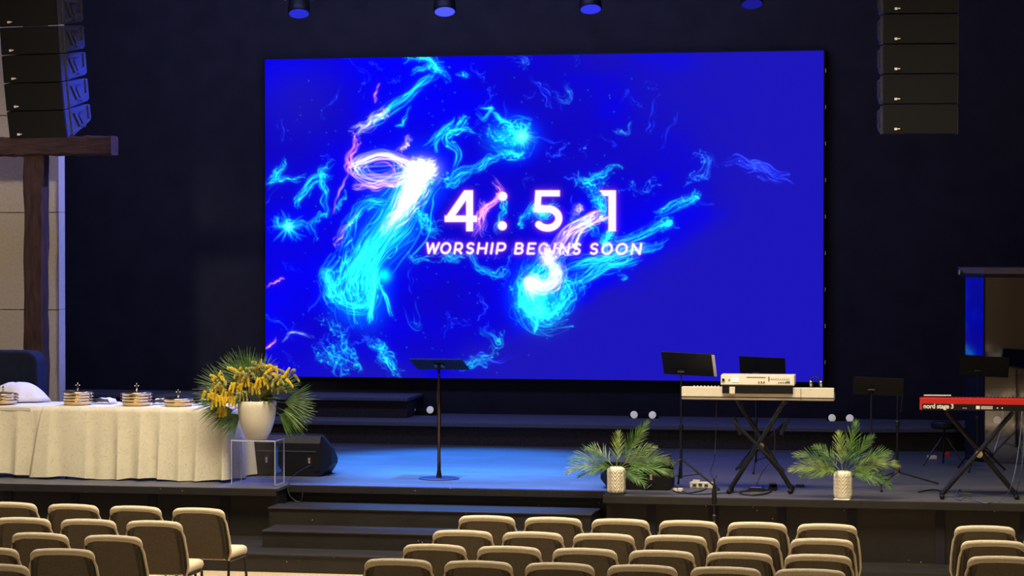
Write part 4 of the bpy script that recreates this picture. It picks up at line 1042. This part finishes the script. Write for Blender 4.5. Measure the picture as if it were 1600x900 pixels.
# red keyboard
RY = onz(1475, 780, ZS).y+.22
r0 = ony(1437, 632, RY-.15); rzb = ony(1437, 640.5, RY-.15).z; rzt = ony(1437, 622, RY-.15).z
rw = 1.30; rh = rzt-rzb
rk = thing('stage_keyboard', 'red stage keyboard seen from behind at the right edge', 'keyboard', (r0.x+rw/2, RY, rzb))
MB().prism([(-.145, 0), (-.15, rh*.5), (-.15, rh), (.0, rh), (.15, rh*.6), (.15, 0)], -rw/2, rw/2, 'x').build('body', M_red, rk, bevel=.003)
MB().box((.01, -.151, rh*.27), (rw-.03, .008, rh*.52)).build('rear_panel', M_black, rk)
octaves(rk, rw*.9, .01, .14, rh*.85)
b = MB(); b.box((0, -.06, rh+.002), (rw*.96, .12, .006)); b.build('top_panel', M_red, rk)
b = MB()
for i in range(22): b.lathe([(.007, 0), (.006, .012)], (-rw*.3+i*.035, -.06, rh+.004), 8)
b.build('knobs', M_black, rk)
def text(body, size, loc, parent, m, rx=PI/2, bold=.0, spc=1.0, name='lettering', sx=1.0):
    c = bpy.data.curves.new(name, 'FONT'); c.body = body; c.size = size; c.extrude = .0008; c.offset = bold; c.space_character = spc; c.align_x = 'LEFT'; c.align_y = 'BOTTOM'
    tmp = bpy.data.objects.new(name, c); COL.objects.link(tmp)
    dg = bpy.context.evaluated_depsgraph_get(); me = bpy.data.meshes.new_from_object(tmp.evaluated_get(dg)); bpy.data.objects.remove(tmp)
    me.materials.clear(); me.materials.append(m); o = bpy.data.objects.new(name, me); COL.objects.link(o); o.parent = parent
    o.location = loc; o.rotation_euler = (rx, 0, 0); o.scale = (sx, 1, 1); return o
text('nord stage 3', .062, (-rw/2+.035, -.1565, rh*.05), rk, M_ink, bold=.0015, spc=.95, sx=.98)
text('HAMMER ACTION', .018, (-rw/2+.60, -.1565, rh*.36), rk, M_ink, sx=.85) if False else None
b = MB()
b.box((-rw/2+.555, -.156, rh*.27), (.036, .002, .032))
for j in range(3): b.box((-rw/2+.64, -.156, rh*.17+j*.011), (.11, .002, .005))
for i in range(3): b.box((-rw/2+.415+i*.014, -.156, rh*.2), (.008, .002, .006))
for i in range(2): b.box((-rw/2+.74+i*.045, -.156, rh*.24), (.012, .002, .012))
b.build('panel_marks', M_ink, rk)
tag(MB().box((0, 0, .004), (.26, .05, .008)).build('folded_paper', M_paper, loc=(r0.x+.17, RY-.07, rzt+.020), rotz=.04), 'white folded paper lying on the left end of the red keyboard', 'paper')
rx_, rxh = xstand(ony(1530, 640, RY).x, RY, rzb, 0, 'black X stand under the red keyboard', .62, ony(1590, 780, RY).x-ony(1474, 780, RY).x)

# ================================================================== MICROPHONE STANDS
def mic_stand(P, h, label, legs=.32, la=0, z0=ZS, boom=None):
    t = thing('microphone_stand', label, 'microphone stand', (P[0], P[1], z0)); 
    MB().tube([(0, 0, .10), (0, 0, h*.6)], .013, 10).build('lower_tube', M_blackm, t); MB().tube([(0, 0, h*.55), (0, 0, h)], .008, 8).build('upper_tube', M_blackm, t)
    MB().lathe([(.018, h*.56), (.024, h*.57), (.024, h*.61), (.018, h*.62)], n=12).build('clutch', M_blackm, t)
    MB().lathe([(.03, .09), (.034, .12), (.02, .18)], n=12).build('hub', M_chrome if z0 > .5 else M_blackm, t)
    for k in range(3):
        a = la+k*2*PI/3; MB().tube([(0, 0, .13), (legs*math.cos(a), legs*math.sin(a), .012)], .009, 8).build('leg', M_blackm, t)
    if boom: MB().tube([(0, 0, h-.01), boom], .007, 8).build('boom_arm', M_blackm, t)
    return t
P0 = onz(1402, 757, ZS); h = ony(1402, 596, P0.y).z-ZS
m = mic_stand(P0, h, 'tall black microphone stand right of the right palm vase', .42, .1)
MB().tube([(.035, -.01, h-.32), (.055, -.01, h-.12)], .010, 8).build('mic_clip', M_black, m)
MB().lathe([(.014, h-.13), (.014, h-.10)], n=12).build('ferrule', M_chrome, m)
MB().ball((0, 0, h+.0), .028).build('clip_head', M_black, m)
P0 = onz(1116, 818, .02); P0 = ony(1116, 800, 21.35); h = ony(1116, 748, 21.35).z
m = mic_stand((P0.x, 21.35), h, 'short stand with a silver lower section in front of the stage', .22, .3, z0=0)
b = MB()
for s in (-1, 1): b.tube([(0, 0, h), (s*.018, 0, h+.012), (s*.022, 0, h+.035)], .004, 6)
b.build('fork', M_blackm, m)
b = MB()
for k in range(9): b.lathe([(.014, .33+k*.025), (.017, .335+k*.025), (.014, .35+k*.025)], n=10)
b.build('silver_section', M_chrome, m)
MB().lathe([(.022, h-.24), (.024, h-.22), (.022, h-.12), (.013, h-.06)], n=12).build('grip', M_black, m)

# ================================================================== FLOOR MONITORS
def wedge(cx, cy, w, hgt, dep, label, mirror=1, rz=0):
    t = thing('floor_monitor', label, 'floor monitor', (cx, cy, ZS), rz, 'black wedge floor monitors')
    # side profile in the Y-Z plane: the back towards the hall, the grille towards the players
    prof = [(0, 0), (0, hgt*.82), (.06, hgt), (dep*.35, hgt), (dep, hgt*.30), (dep*.95, 0)]
    b = MB(); b.prism(prof, -w/2, w/2-.10, 'x')
    v0 = [(w/2-.10, y, z) for y, z in prof]; v1 = [(w/2-(.0 if 1 <= 0 else 0)-.0, dep*.42+(y-dep*.42)*.52, hgt*.46+(z-hgt*.46)*.40) for y, z in prof]; n = len(prof)
    v1 = [(w/2, p[1], p[2]) for p in v1]
    b.add(v0+v1, [(i, (i+1) % n, n+(i+1) % n, n+i) for i in range(n)]+[tuple(range(n, 2*n))])
    b.v = [(x*mirror, y, z) for x, y, z in b.v]; b.build('cabinet', M_black, t, bevel=.006)
    b = MB(); b.prism([(dep*.37, hgt+.001), (dep*.37+.01, hgt+.012), (dep+.006, hgt*.31+.006), (dep+.001, hgt*.30)], -w/2+.02, w/2-.13, 'x'); b.v = [(x*mirror, y, z) for x, y, z in b.v]; b.build('grille', M_grille, t)
    MB().box((-.02*mirror, -.004, hgt*.62), (w*.72, .008, .012)).build('rear_ridge', M_cab, t)
    for u in (-.25, .27):
        d = MB().box((u*w*mirror, -.004, hgt*.38), (.07, .008, .12)).build('connector_plate', M_blackm, t)
        MB().box((u*w*mirror-.005, -.014, hgt*.40), (.024, .012, .06)).build('plug', M_silver, d)
    MB().box((w*.36*mirror, -.006, hgt*.2), (.05, .012, .05)).build('corner_foot', M_black, t)
    return t
P0 = onz(450, 744, ZS); x0, x1 = ony(386, 720, P0.y).x, ony(514, 720, P0.y).x
wedge((x0+x1)/2, P0.y, x1-x0, ony(450, 681, P0.y).z-ZS, .52, 'black wedge floor monitor behind the acrylic stand')
P0 = onz(985, 767, ZS); P0.y += .1; x0, x1 = ony(936, 750, P0.y).x, ony(1046, 750, P0.y).x
wedge((x0+x1)/2, P0.y+.0, x1-x0, .34, .50, 'black wedge floor monitor behind the left palm vase', -1)

# ================================================================== UPLIGHTS ON THE PLATFORM
def lampbar(pxa, pxb, py_, label):
    Y = 28.22; A, B = ony(pxa, py_, Y), ony(pxb, py_, Y); c = (A+B)/2; c.y = Y
    t = thing('uplight', label, 'stage light', (c.x, Y, .955), 0, 'twin stage lights on the back platform'); zc = c.z-.955; hw = (B.x-A.x)/2
    MB().box((0, .06, max(.04, zc*.55)), (hw*2+.12, .16, max(.08, zc*1.1))).build('housing', M_black, t, bevel=.01)
    for s, rot in ((-1, .35), (1, -.1)):
        R = Matrix.Rotation(rot, 3, 'Z') @ Matrix.Rotation(math.radians(78), 3, 'X')
        h_ = MB().lathe([(.045, -.09), (.056, -.01), (.056, .004), (.050, .004)], (s*hw, -.03, zc), 20, rot=R).build('lamp_head', M_black, t, smooth=True)
        MB().lathe([(.048, .002), (.047, .010), (.034, .018), (.001, .020)], (s*hw, -.03, zc), 20, rot=R).build('lens', M_lamp, h_, smooth=True)
    return t
lampbar(644, 673, 640, 'twin stage light beside the upper riser, behind the lectern')
lampbar(991, 1020, 648, 'twin stage light behind the left palm vase')
lampbar(1300, 1328, 653, 'twin stage light below the right end of the white piano')
lampbar(1530, 1558, 656, 'twin stage light behind the red keyboard')

# ================================================================== OVERHEAD BLUE LIGHTS
hang = ['blue stage light above the left end of the screen', 'brightest blue stage light, second from the left above the screen', 'blue stage light third from the left above the screen', 'faint blue stage light above the right part of the screen']
def par(px_, py_, label, li):
    Y = 26.6; P = ony(px_, py_, Y)
    t = thing('stage_light', label, 'stage light', (P.x, Y, P.z), 0, 'blue stage lights above the screen')
    R = Matrix.Rotation(math.radians(-6), 3, 'Y') @ Matrix.Rotation(math.radians(-21), 3, 'X')
    MB().lathe([(.128, -.012), (.135, 0), (.135, .06), (.12, .20), (.09, .34), (.05, .40), (.01, .41)], n=28, rot=R).build('housing', M_black, t, smooth=True)
    MB().lathe([(.001, -.014), (.122, -.014), (.122, -.006)], n=28, rot=R).build('lens', M_lens[li], t)
    b = MB(); b.tube([(-.17, 0, .18), (-.17, 0, .5), (.17, 0, .5), (.17, 0, .18)], .012, 6); b.tube([(0, 0, .5), (0, 0, 8.78-P.z)], .016, 8); b.build('yoke', M_blackm, t)
    for s in (-1, 1): MB().lathe([(.026, -.015), (.026, .02)], (s*.17, 0, .16), 12, rot=Matrix.Rotation(PI/2, 3, 'Y')).build('yoke_knob', M_cab, t)
for (a, c, li), lb in zip(((467, 20, 0), (695, 17, 1), (923, 13, 2), (1175, 5, 3)), hang): par(a, c, lb, li)

# ================================================================== HANGING LINE ARRAYS
def line_array(pxc, pybot, Y, w, bh, n, label, rz, curve, depth=.54):
    P = ony(pxc, pybot, Y); t = thing('line_array', label, 'loudspeaker', (P.x, P.y, P.z), rz, 'hanging line arrays')
    y, z, ang = 0.0, 0.0, curve[0]
    for i in range(n):
        ang = curve[min(i, len(curve)-1)]
        ca, sa = math.cos(ang), math.sin(ang)
        up = Vector((0, -sa, ca)); bk = Vector((0, ca, sa)); o = Vector((0, y, z))
        Mx = Matrix(((1, 0, 0, 0), (0, bk.y, up.y, o.y), (0, bk.z, up.z, o.z), (0, 0, 0, 1)))
        hh = bh-.008
        c = MB(); c.M = Mx; c.prism([(.02, .0), (.02, hh), (depth*.9, hh-.01), (depth, hh*.93), (depth, hh*(.45 if i == 0 else .2)), (depth*.93, hh*(.36 if i == 0 else .12))], -w/2, w/2, 'x'); cb = c.build('cabinet', M_cab, t, bevel=.004)
        g = MB(); g.M = Mx; g.box((0, .008, hh/2), (w-.004, .03, hh-.004)); g.build('grille', M_grille, cb, bevel=.004)
        e = MB(); e.M = Mx; e.box((-w*.33, -.012, .045), (.026, .008, .022)); e.box((-w*.29, -.012, .047), (.022, .006, .010)); e.build('badge', M_paper, cb)
        for s in (-1, 1):
            k = MB(); k.M = Mx; xx = s*(w/2+.008)
            k.box((xx, depth*.22, hh*.5), (.016, .035, hh*.96)); k.box((xx, depth*.90, hh*.68), (.016, .04, hh*.50))
            k.box((xx, depth*.46, hh*.86), (.016, depth*.5, .03)); k.box((xx, depth*.55, hh*.24), (.016, depth*.75, .03), Matrix.Rotation(.24, 3, 'X'))
            k.box((xx, depth*.46, hh*.5), (.016, .04, hh*.75), Matrix.Rotation(.55, 3, 'X')); k.box((xx, depth*.60, hh*.45), (.02, .03, hh*.6), Matrix.Rotation(.55, 3, 'X'))
            k.build('rigging_plate', M_cab, cb)
        nx = o+up*bh; y, z = nx.y, nx.z
    b = MB(); b.box((0, y+depth*.45, z+.03), (w, depth*1.3, .05)); b.build('flying_frame', M_blackm, t)
    for s in (-1, 1): MB().tube([(s*w*.3, y+depth*.45, z+.05), (s*w*.3, y+depth*.45, 8.78-P.z)], .01, 6).build('hanging_chain', M_blackm, t)
    return t
line_array(1438, 209, 21.6, .70, .285, 6, 'black line array speaker hanging at the right', .10, [-.02, 0, 0, 0, 0, 0])
line_array(60, 216, 21.6, .66, .285, 7, 'black line array speaker hanging at the left, side lit blue', -.14, [.22, .18, .15, .12, .10, .07, .04])

# ================================================================== DRUM SHIELD AND DRUMS
dz = ony(1500, 425, 26.0)
ds = thing('drum_shield', 'clear acrylic drum shield with a brown top rail at the right', 'drum shield', (dz.x, 26.0, ZS))
DH = ony(1500, 432, 26.0).z-ZS
def pane(a, c, m, nm='acrylic_pane'):
    A, B = Vector(a), Vector(c); d = (B-A); L = d.length; ang = math.atan2(d.y, d.x)
    return MB().box(((A.x+B.x)/2, (A.y+B.y)/2, DH/2), (L-.01, .012, DH-.02), Matrix.Rotation(ang, 3, 'Z')).build(nm, m, ds)
ep = pane((.07, .30, 0), (.27, .01, 0), M_shieldm, 'end_pane')
zsplit = ony(1510, 556, 26.0).z-ZS
for v in ep.data.vertices:
    if v.co.z < DH/2: v.co.z = zsplit
lp = pane((.07, .30, 0), (.27, .01, 0), M_black, 'lower_end_panel')
for v in lp.data.vertices:
    if v.co.z > DH/2: v.co.z = zsplit-.005
pane((.28, 0, 0), (.95, -.18, 0), M_shield); pane((.96, -.18, 0), (1.65, -.18, 0), M_shield)
b = MB(); b.prism([(.0, .40), (.02, .34), (.27, -.04), (.95, -.23), (1.7, -.23), (1.7, 1.6), (.0, 1.6)], DH+.03, DH+.10, 'z'); b.build('lid', M_rail, ds, bevel=.006)
b = MB(); b.prism([(.0, .38), (.02, .32), (.27, -.02), (.95, -.21), (1.7, -.21), (1.7, 1.5), (.0, 1.5)], DH, DH+.03, 'z'); b.build('lid_underside', M_blackm, ds)
b = MB()
for x_, y_ in ((.275, .0), (.955, -.18)): b.tube([(x_, y_, 0), (x_, y_, DH)], .008, 6)
b.build('hinge', M_blackm, ds)
MB().lathe([(.02, DH+.02), (.02, DH+.07)], (-.0, .32, 0), 10).build('corner_fitting', M_chrome, ds)
dx, dy = dz.x+1.15, 26.75
dk = thing('bass_drum', 'bass drum inside the drum shield', 'drum', (dx, dy, ZS))
MB().lathe([(.28, -.2), (.28, .2)], (0, 0, .29), 32, rot=Matrix.Rotation(PI/2, 3, 'X')).build('shell', M_drum, dk, smooth=False)
MB().lathe([(.265, .202), (.265, .206)], (0, 0, .29), 32, rot=Matrix.Rotation(PI/2, 3, 'X')).build('drum_head', M_head, dk)
MB().lathe([(.285, .19), (.29, .215), (.268, .215)], (0, 0, .29), 32, rot=Matrix.Rotation(PI/2, 3, 'X')).build('hoop', M_silver, dk)
sn = thing('snare_drum', 'snare drum on its stand inside the drum shield', 'drum', (dx-.62, dy+.75, ZS))
MB().lathe([(.17, .60), (.18, .605), (.18, .74), (.17, .745)], n=28).build('shell', M_silver, sn); MB().lathe([(.168, .744), (.168, .748)], n=28).build('drum_head', M_head, sn)
b = MB(); b.tube([(0, 0, .2), (0, 0, .6)], .012); 
for k in range(3): b.tube([(0, 0, .3), (.2*math.cos(k*2.09), .2*math.sin(k*2.09), .01)], .008)
b.build('stand', M_chrome, sn)
def cymbal(x_, y_, h_, R_, label):
    t = thing('cymbal', label, 'cymbal', (x_, y_, ZS), 0, 'cymbals in the drum shield')
    MB().lathe([(R_, h_), (R_*.6, h_+.012), (R_*.2, h_+.02), (.03, h_+.045), (.006, h_+.05)], n=32, rot=Matrix.Rotation(.12, 3, 'X')).build('plate', M_brass, t, smooth=True)
    MB().tube([(0, 0, .1), (0, 0, h_+.06)], .011).build('pole', M_chrome, t)
    for k in range(3): MB().tube([(0, 0, .4), (.28*math.cos(k*2.09+.4), .28*math.sin(k*2.09+.4), .012)], .009).build('leg', M_chrome, t)
cymbal(ony(1583, 600, 26.6).x, 26.6, 1.02, .20, 'cymbal on a chrome stand at the right edge behind the shield')
cymbal(ony(1600, 600, 26.9).x+1.0, 27.3, 1.25, .24, 'second cymbal farther right inside the drum shield')
# low tripod seat post and bits left of the X stand
P0 = onz(1475, 728, ZS); t = thing('drum_throne', 'low black tripod stool behind the red keyboard', 'stool', (P0.x, P0.y, ZS))
MB().tube([(0, 0, .15), (0, 0, .42)], .014).build('post', M_blackm, t); MB().lathe([(.13, .42), (.15, .44), (.15, .48), (.13, .50)], n=24).build('seat', M_black, t, smooth=False)
for k in range(3): MB().tube([(0, 0, .35), (.27*math.cos(k*2.09-.5), .27*math.sin(k*2.09-.5), .012)], .01).build('leg', M_blackm, t)
P0 = onz(1456, 717, ZS); b = MB(); b.box((0, 0, .02), (.10, .08, .04)); tag(b.build('stage_box', M_white, loc=(P0.x, P0.y, ZS), rotz=.2, bevel=.004), 'small white box on the floor below the red keyboard left end', 'box')
P0 = onz(1479, 713, ZS); tag(MB().box((0, 0, .025), (.06, .08, .05)).build('pedal', M_red, loc=(P0.x+.01, P0.y+.02, ZS), bevel=.004), 'small red pedal on the floor beside the white box', 'pedal')

# ================================================================== BOXES, PEDALS AND CABLES ON THE STAGE
P0 = onz(1097, 762, ZS)
t = thing('power_strip', 'white multi-outlet box on the stage floor by the music stand', 'power strip', (P0.x, P0.y, ZS), -.08)
MB().box((0, 0, .03), (.24, .09, .06)).build('body', M_white, t, bevel=.006)
for i in range(3): MB().box((-.07+i*.06, -.046, .028+.006*(i % 2)), (.035, .006, .026)).build('socket', M_cab, t)
MB().box((-.06, 0, .068), (.07, .06, .02)).build('raised_block', M_white, t, bevel=.003)
P0 = onz(1055, 768, ZS)
for k, (dx_, lb) in enumerate(((0, 'small pale plug on the floor right of the left palm vase'), (.05, 'small pale adapter beside the plug at the monitor'))):
    tag(MB().box((0, 0, .016), (.035, .05, .032)).build('plug_adapter', M_white, loc=(P0.x+dx_, P0.y+dx_*.8, ZS), rotz=.4+k, bevel=.004), lb, 'plug')
P0 = onz(1043, 757, ZS); t = thing('water_bottle', 'small clear bottle standing by the floor monitor', 'bottle', (P0.x+.03, P0.y-.02, ZS))
MB().lathe([(.026, 0), (.03, .006), (.03, .11), (.022, .14), (.011, .155), (.011, .17)], n=16).build('bottle_body', M_acrylic, t, smooth=True); MB().lathe([(.014, .168), (.014, .188)], n=12).build('cap', M_white, t)
for px_, py_, lb in ((1043, 749, 'tiny blue indicator box beside the water bottle'),):
    P0 = onz(px_, py_+8, ZS); t = thing('indicator_box', lb, 'indicator', (P0.x-.03, P0.y-.09, ZS)); MB().box((0, 0, .03), (.03, .03, .06)).build('case', M_black, t); MB().ball((0, -.016, .045), .008).build('led', M_led, t)
P0 = onz(1178, 768, ZS)
t = thing('sustain_pedal', 'pedal with chrome plate under the white piano X stand', 'pedal', (P0.x+.02, P0.y+.03, ZS)); MB().box((0, 0, .02), (.16, .10, .04), None, .85).build('base', M_black, t, bevel=.003); MB().box((.0, -.02, .047), (.11, .05, .008), Matrix.Rotation(.12, 3, 'X')).build('plate', M_chrome, t)
P0 = onz(1207, 766, ZS); t = thing('volume_pedal', 'black rocker pedal by the right foot of the X stand', 'pedal', (P0.x, P0.y+.05, ZS)); MB().box((0, 0, .015), (.08, .2, .03)).build('base', M_black, t, bevel=.003); MB().box((0, .0, .055), (.07, .19, .015), Matrix.Rotation(-.2, 3, 'X')).build('treadle', M_cab, t)
P0 = onz(1250, 761, ZS); tag(MB().box((0, 0, .012), (.10, .06, .024), None, .8).build('small_pedal', M_black, loc=(P0.x, P0.y, ZS), bevel=.003), 'small flat black pedal between the X stand and the right palm vase', 'pedal')
def cable(pxs, label, m=M_cable, rad=.006, z=ZS, name='cable'):
    """a cable lying on the floor; a point (x, y, height, depth) lifts it off"""
    pts = []
    for p in pxs:
        if len(p) == 2: q = onz(p[0], p[1], z); q.z = z+rad+.001
        else: q = ony(p[0], p[1], p[2])
        pts.append(q)
    out = []
    P = [pts[0]]+pts+[pts[-1]]
    for i in range(len(pts)-1):
        for k in range(6):
            u = k/6; a_, b_, c_, d_ = P[i], P[i+1], P[i+2], P[i+3]
            out.append(.5*(2*b_+(c_-a_)*u+(2*a_-5*b_+4*c_-d_)*u*u+(3*b_-a_-3*c_+d_)*u**3))
    out.append(pts[-1])
    return tag(MB().tube(out, rad, 6).build(name, m, smooth=True), label, 'cable')
cable([(1052, 768), (1070, 772), (1095, 768), (1104, 764)], 'black cable from the left music stand to the white outlet box')
cable([(1062, 766), (1080, 773), (1120, 772), (1150, 770), (1172, 769)], 'black cable along the stage edge under the white piano')
cable([(1200, 772), (1175, 775), (1155, 771), (1180, 766), (1205, 768), (1190, 774), (1160, 774)], 'coiled black cable beside the pedals', rad=.008)
cable([(1110, 735), (1116, 718, KY-.05), (1118, 690, KY-.05), (1119, 650, KY-.05), (1120, 627, KY-.05)], 'black cable hanging from the white piano left of the X stand', rad=.004)
cable([(1180, 764), (1190, 740, KY-.12), (1207, 715, KY-.14), (1211, 690, KY-.14), (1209, 650, KY-.16), (1230, 629, KY-.16)], 'black cable looping from the white piano to the pedals', rad=.004)
cable([(1500, 783), (1510, 778), (1540, 787), (1565, 780), (1580, 760, 22.0), (1592, 700, 22.1), (1597, 643, RY-.16)], 'blue-grey cable rising from the floor to the red keyboard', M_cableb, .005)
cable([(1560, 786), (1585, 774), (1595, 740, 22.1), (1600, 690, 22.1), (1601, 643, RY-.16)], 'thin blue-grey cable at the right picture edge', M_cableb, .004)
cable([(1493, 776), (1500, 765), (1506, 775), (1498, 782), (1490, 774), (1502, 770)], 'small blue coiled cable below the red keyboard', M_cableb, .006)
cable([(1435, 770), (1460, 766), (1480, 772)], 'black cable on the floor left of the red keyboard stand')
ct = [(ony(446, 742, 22.65), 0)]
cable([(486, 727, 22.85), (470, 735, 22.7), (458, 744, 22.4), (452, 754, 22.24), (450, 768, 22.19), (458, 780, 22.17), (470, 784, 22.17), (473, 770, 22.17)], 'black cable hanging over the stage edge from the left floor monitor', rad=.005)
P0 = onz(1508, 777, ZS); tag(MB().box((0, 0, .02), (.12, .07, .04)).build('junction_box', M_cab, loc=(P0.x, P0.y+.03, ZS), bevel=.004), 'small grey junction box on the floor under the red keyboard', 'box')
for i in range(4): pass

# ================================================================== CHAIRS
def make_chair():
    t = thing('padded_chair', 'tan padded chair', 'chair')
    HT = .86; zb_ = .40; W2 = .262
    def ylean(z): return -.10*(z-.40)/.46
    # outline of the backrest, upright plane (x, z)
    def outline(ins=0):
        pts = []; tw = .251-ins*.6; mw = .2745-ins*.6; bw = .250-ins*.6; top_ = HT-ins; rad = .058
        pts.append((-bw, zb_+ins)); pts.append((-mw, zb_+.10)); pts.append((-mw+.002, zb_+.20)); pts.append((-tw-.006, top_-rad-.04))
        for i in range(7):
            a = PI-i*PI/12; pts.append((-tw+.016+rad+rad*math.cos(a)-.006, top_-rad+rad*math.sin(a)))
        L = pts[:]; 
        L.append((-.1, top_+.006)); L.append((0, top_+.008))
        return L+[(-x, z) for x, z in reversed(L[:-1])]
    o = outline(.018); n = len(o)
    # soft roll round the edge
    b = MB(); b.tube([(x, ylean(z)+.012, z) for x, z in o], [float(np.interp(z, [HT-.07, HT-.03], [.0105, .027])) for x, z in o], 10, True)
    # front pad
    of = [(x*.99, z) for x, z in o]; vs = [(x, ylean(z)+.01, z) for x, z in of]+[(x*.93, ylean(z)+.055, (z-.63)*.94+.63) for x, z in of]
    fs = [(i, (i+1) % n, n+(i+1) % n, n+i) for i in range(n)]+[tuple(range(n, 2*n))]; b.add(vs, fs)
    b.build('backrest', M_seatf, t, smooth=True)
    # back shell, slightly recessed, its side margins folded inwards
    oi = outline(.026); cols = [-.93, -.80, -.74, -.3, 0, .3, .74, .80, .93]; vs = []; fs = []; rows = 9
    for j in range(rows+1):
        z = zb_+.03+(HT-.034-zb_-.03)*j/rows
        mw = np.interp(z, [zb_, zb_+.10, zb_+.2, HT-.115, HT-.05, HT-.03], [.245, .268, .266, .244, .226, .205])
        for c in cols:
            dpt = {.93: -.004, .80: .008, .74: -.010, .3: -.013, 0: -.013}[abs(c)]
            vs.append((c*mw, ylean(z)+dpt, z))
    m_ = len(cols); fs = [(j*m_+i, j*m_+i+1, (j+1)*m_+i+1, (j+1)*m_+i) for j in range(rows) for i in range(m_-1)]
    bk = MB().add(vs, fs).build('back_shell', M_backf, t, smooth=False)
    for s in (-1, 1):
        MB().tube([(s*x_, ylean(z)-.014, z) for x_, z in ((.232, .43), (.228, .6), (.218, .785))], .011, 6).build('back_shade_strip', M_shade_strip, t)  # dark strips stand in for the shaded side folds of the back
    # seat cushion
    b = MB(); k = 8; prof = [(-.23, -.0), (-.245, .03), (-.235, .062), (-.20, .075), (.20, .075), (.235, .062), (.245, .03), (.23, 0)]
    vs = []; rings = []
    for j, (yy, sc, dzz) in enumerate(((.0, .93, 0), (.03, 1, 0), (.40, 1, .004), (.455, .97, 0), (.475, .88, -.012))):
        for x, z in prof: vs.append((x*sc, yy, .42+z*(1 if j < 4 else .75)+dzz))
    n = len(prof); fs = [(j*n+i, j*n+(i+1) % n, (j+1)*n+(i+1) % n, (j+1)*n+i) for j in range(4) for i in range(n)]+[tuple(range(n)), tuple(range(4*n, 5*n))]
    b.add(vs, fs); b.build('seat', M_seatf, t, smooth=True)
    for s in (-1, 1):
        MB().tube([(s*.235, .40, .415), (s*.245, .45, 0)], .0125, 8).build('leg', M_blackm, t)
        MB().tube([(s*.235, .03, .415), (s*.245, -.05, 0)], .0125, 8).build('leg', M_blackm, t)
        MB().tube([(s*.236, .40, .412), (s*.236, .03, .412), (s*.236, -.01, .5)], .012, 8).build('side_rail', M_blackm, t)
    return t
chair0 = make_chair(); used = [False]
ordn = ['first', 'second', 'third', 'fourth', 'fifth', 'sixth', 'seventh']
def place_chair(P, rz, label, group):
    if not used[0]: c = chair0; used[0] = True
    else: c = copy_tree(chair0)
    c.location = P; c.rotation_euler.z = rz; tag(c, label, 'chair', group)
def row(ax, ay, bx, by, n, ztop, extra_left, skip, names, group, floor=0.0):
    A = onz(ax, ay, ztop); B = onz(bx, by, ztop); d = (B-A)/(n-1); rz = math.atan2(d.y, d.x)
    idx = [i for i in range(-extra_left, n) if i not in skip]
    for k, i in enumerate(idx):
        P = A+d*i; off = Matrix.Rotation(rz, 3, 'Z') @ Vector((0, .10, 0))
        place_chair((P.x+off.x, P.y+off.y, ztop-.868), rz, names(k, len(idx)), group)
    return d.length
rown = ['front row', 'second row', 'third row', 'fourth row', 'fifth row']
def mid(rw): return lambda k, n: 'tan padded chair in the %s of the middle block, %s from its left end' % (rw, ordn[k])
def lft(rw): return lambda k, n: ('tan padded chair at the aisle end of the left block, %s' % rw) if k == n-1 else 'tan padded chair in the %s of the left block, %s from its aisle end' % (rw, ordn[n-1-k])
def rgt(rw): return lambda k, n: ('tan padded chair at the aisle end of the right block, %s' % rw) if k == 0 else 'tan padded chair in the %s of the right block, %s from its aisle end' % (rw, ordn[k])
sp = []
for i, (ax, ay, bx, by, n, zt) in enumerate([(760, 807, 1292, 820, 6, .868), (722, 830, 1284, 843, 6, .875), (678, 852, 1278, 868, 6, .89), (621, 875, 1266, 891, 6, .93)]):
    sp.append(row(ax, ay, bx, by, n, zt, 0, (), mid(rown[i]), 'chairs of the middle block'))
for i, (ax, ay, bx, by, n, zt, el, skip) in enumerate([(113, 789, 309, 795, 3, .868, 1, ()), (35, 810, 240, 815, 3, .875, 0, ()), (61, 834, 175, 838, 2, .89, 1, ()), (-22, 857, 96, 859, 2, .93, 0, ()), (-130, 880, -8, 883, 2, .95, 0, (0,))]):
    sp.append(row(ax, ay, bx, by, n, zt, el, skip, lft(rown[i]), 'chairs of the left block'))
for i, (ax, ay, bx, by, n, zt) in enumerate([(1539, 823, 1651, 825, 2, .868), (1552, 846, 1673, 848, 2, .875), (1566, 871, 1697, 874, 2, .93)]):
    sp.append(row(ax, ay, bx, by, n, zt, 0, (), rgt(rown[i]), 'chairs of the right block'))
print('chair spacing', [round(s, 3) for s in sp])
# the hall floor rises gently towards the back of the seats
struct('floor_rise', MB().add([(-14.9, 17.6, .001), (8.9, 17.6, .001), (8.9, 12.0, .09), (-14.9, 12.0, .09), (-14.9, 12.0, .0), (8.9, 12.0, .0), (-14.9, 17.6, 0), (8.9, 17.6, 0)],
       [(0, 1, 2, 3), (3, 2, 5, 4), (6, 7, 1, 0), (6, 4, 5, 7), (0, 3, 4, 6), (1, 7, 5, 2)]), M_carpet, 'gently rising carpet under the rear seat rows', 'floor')
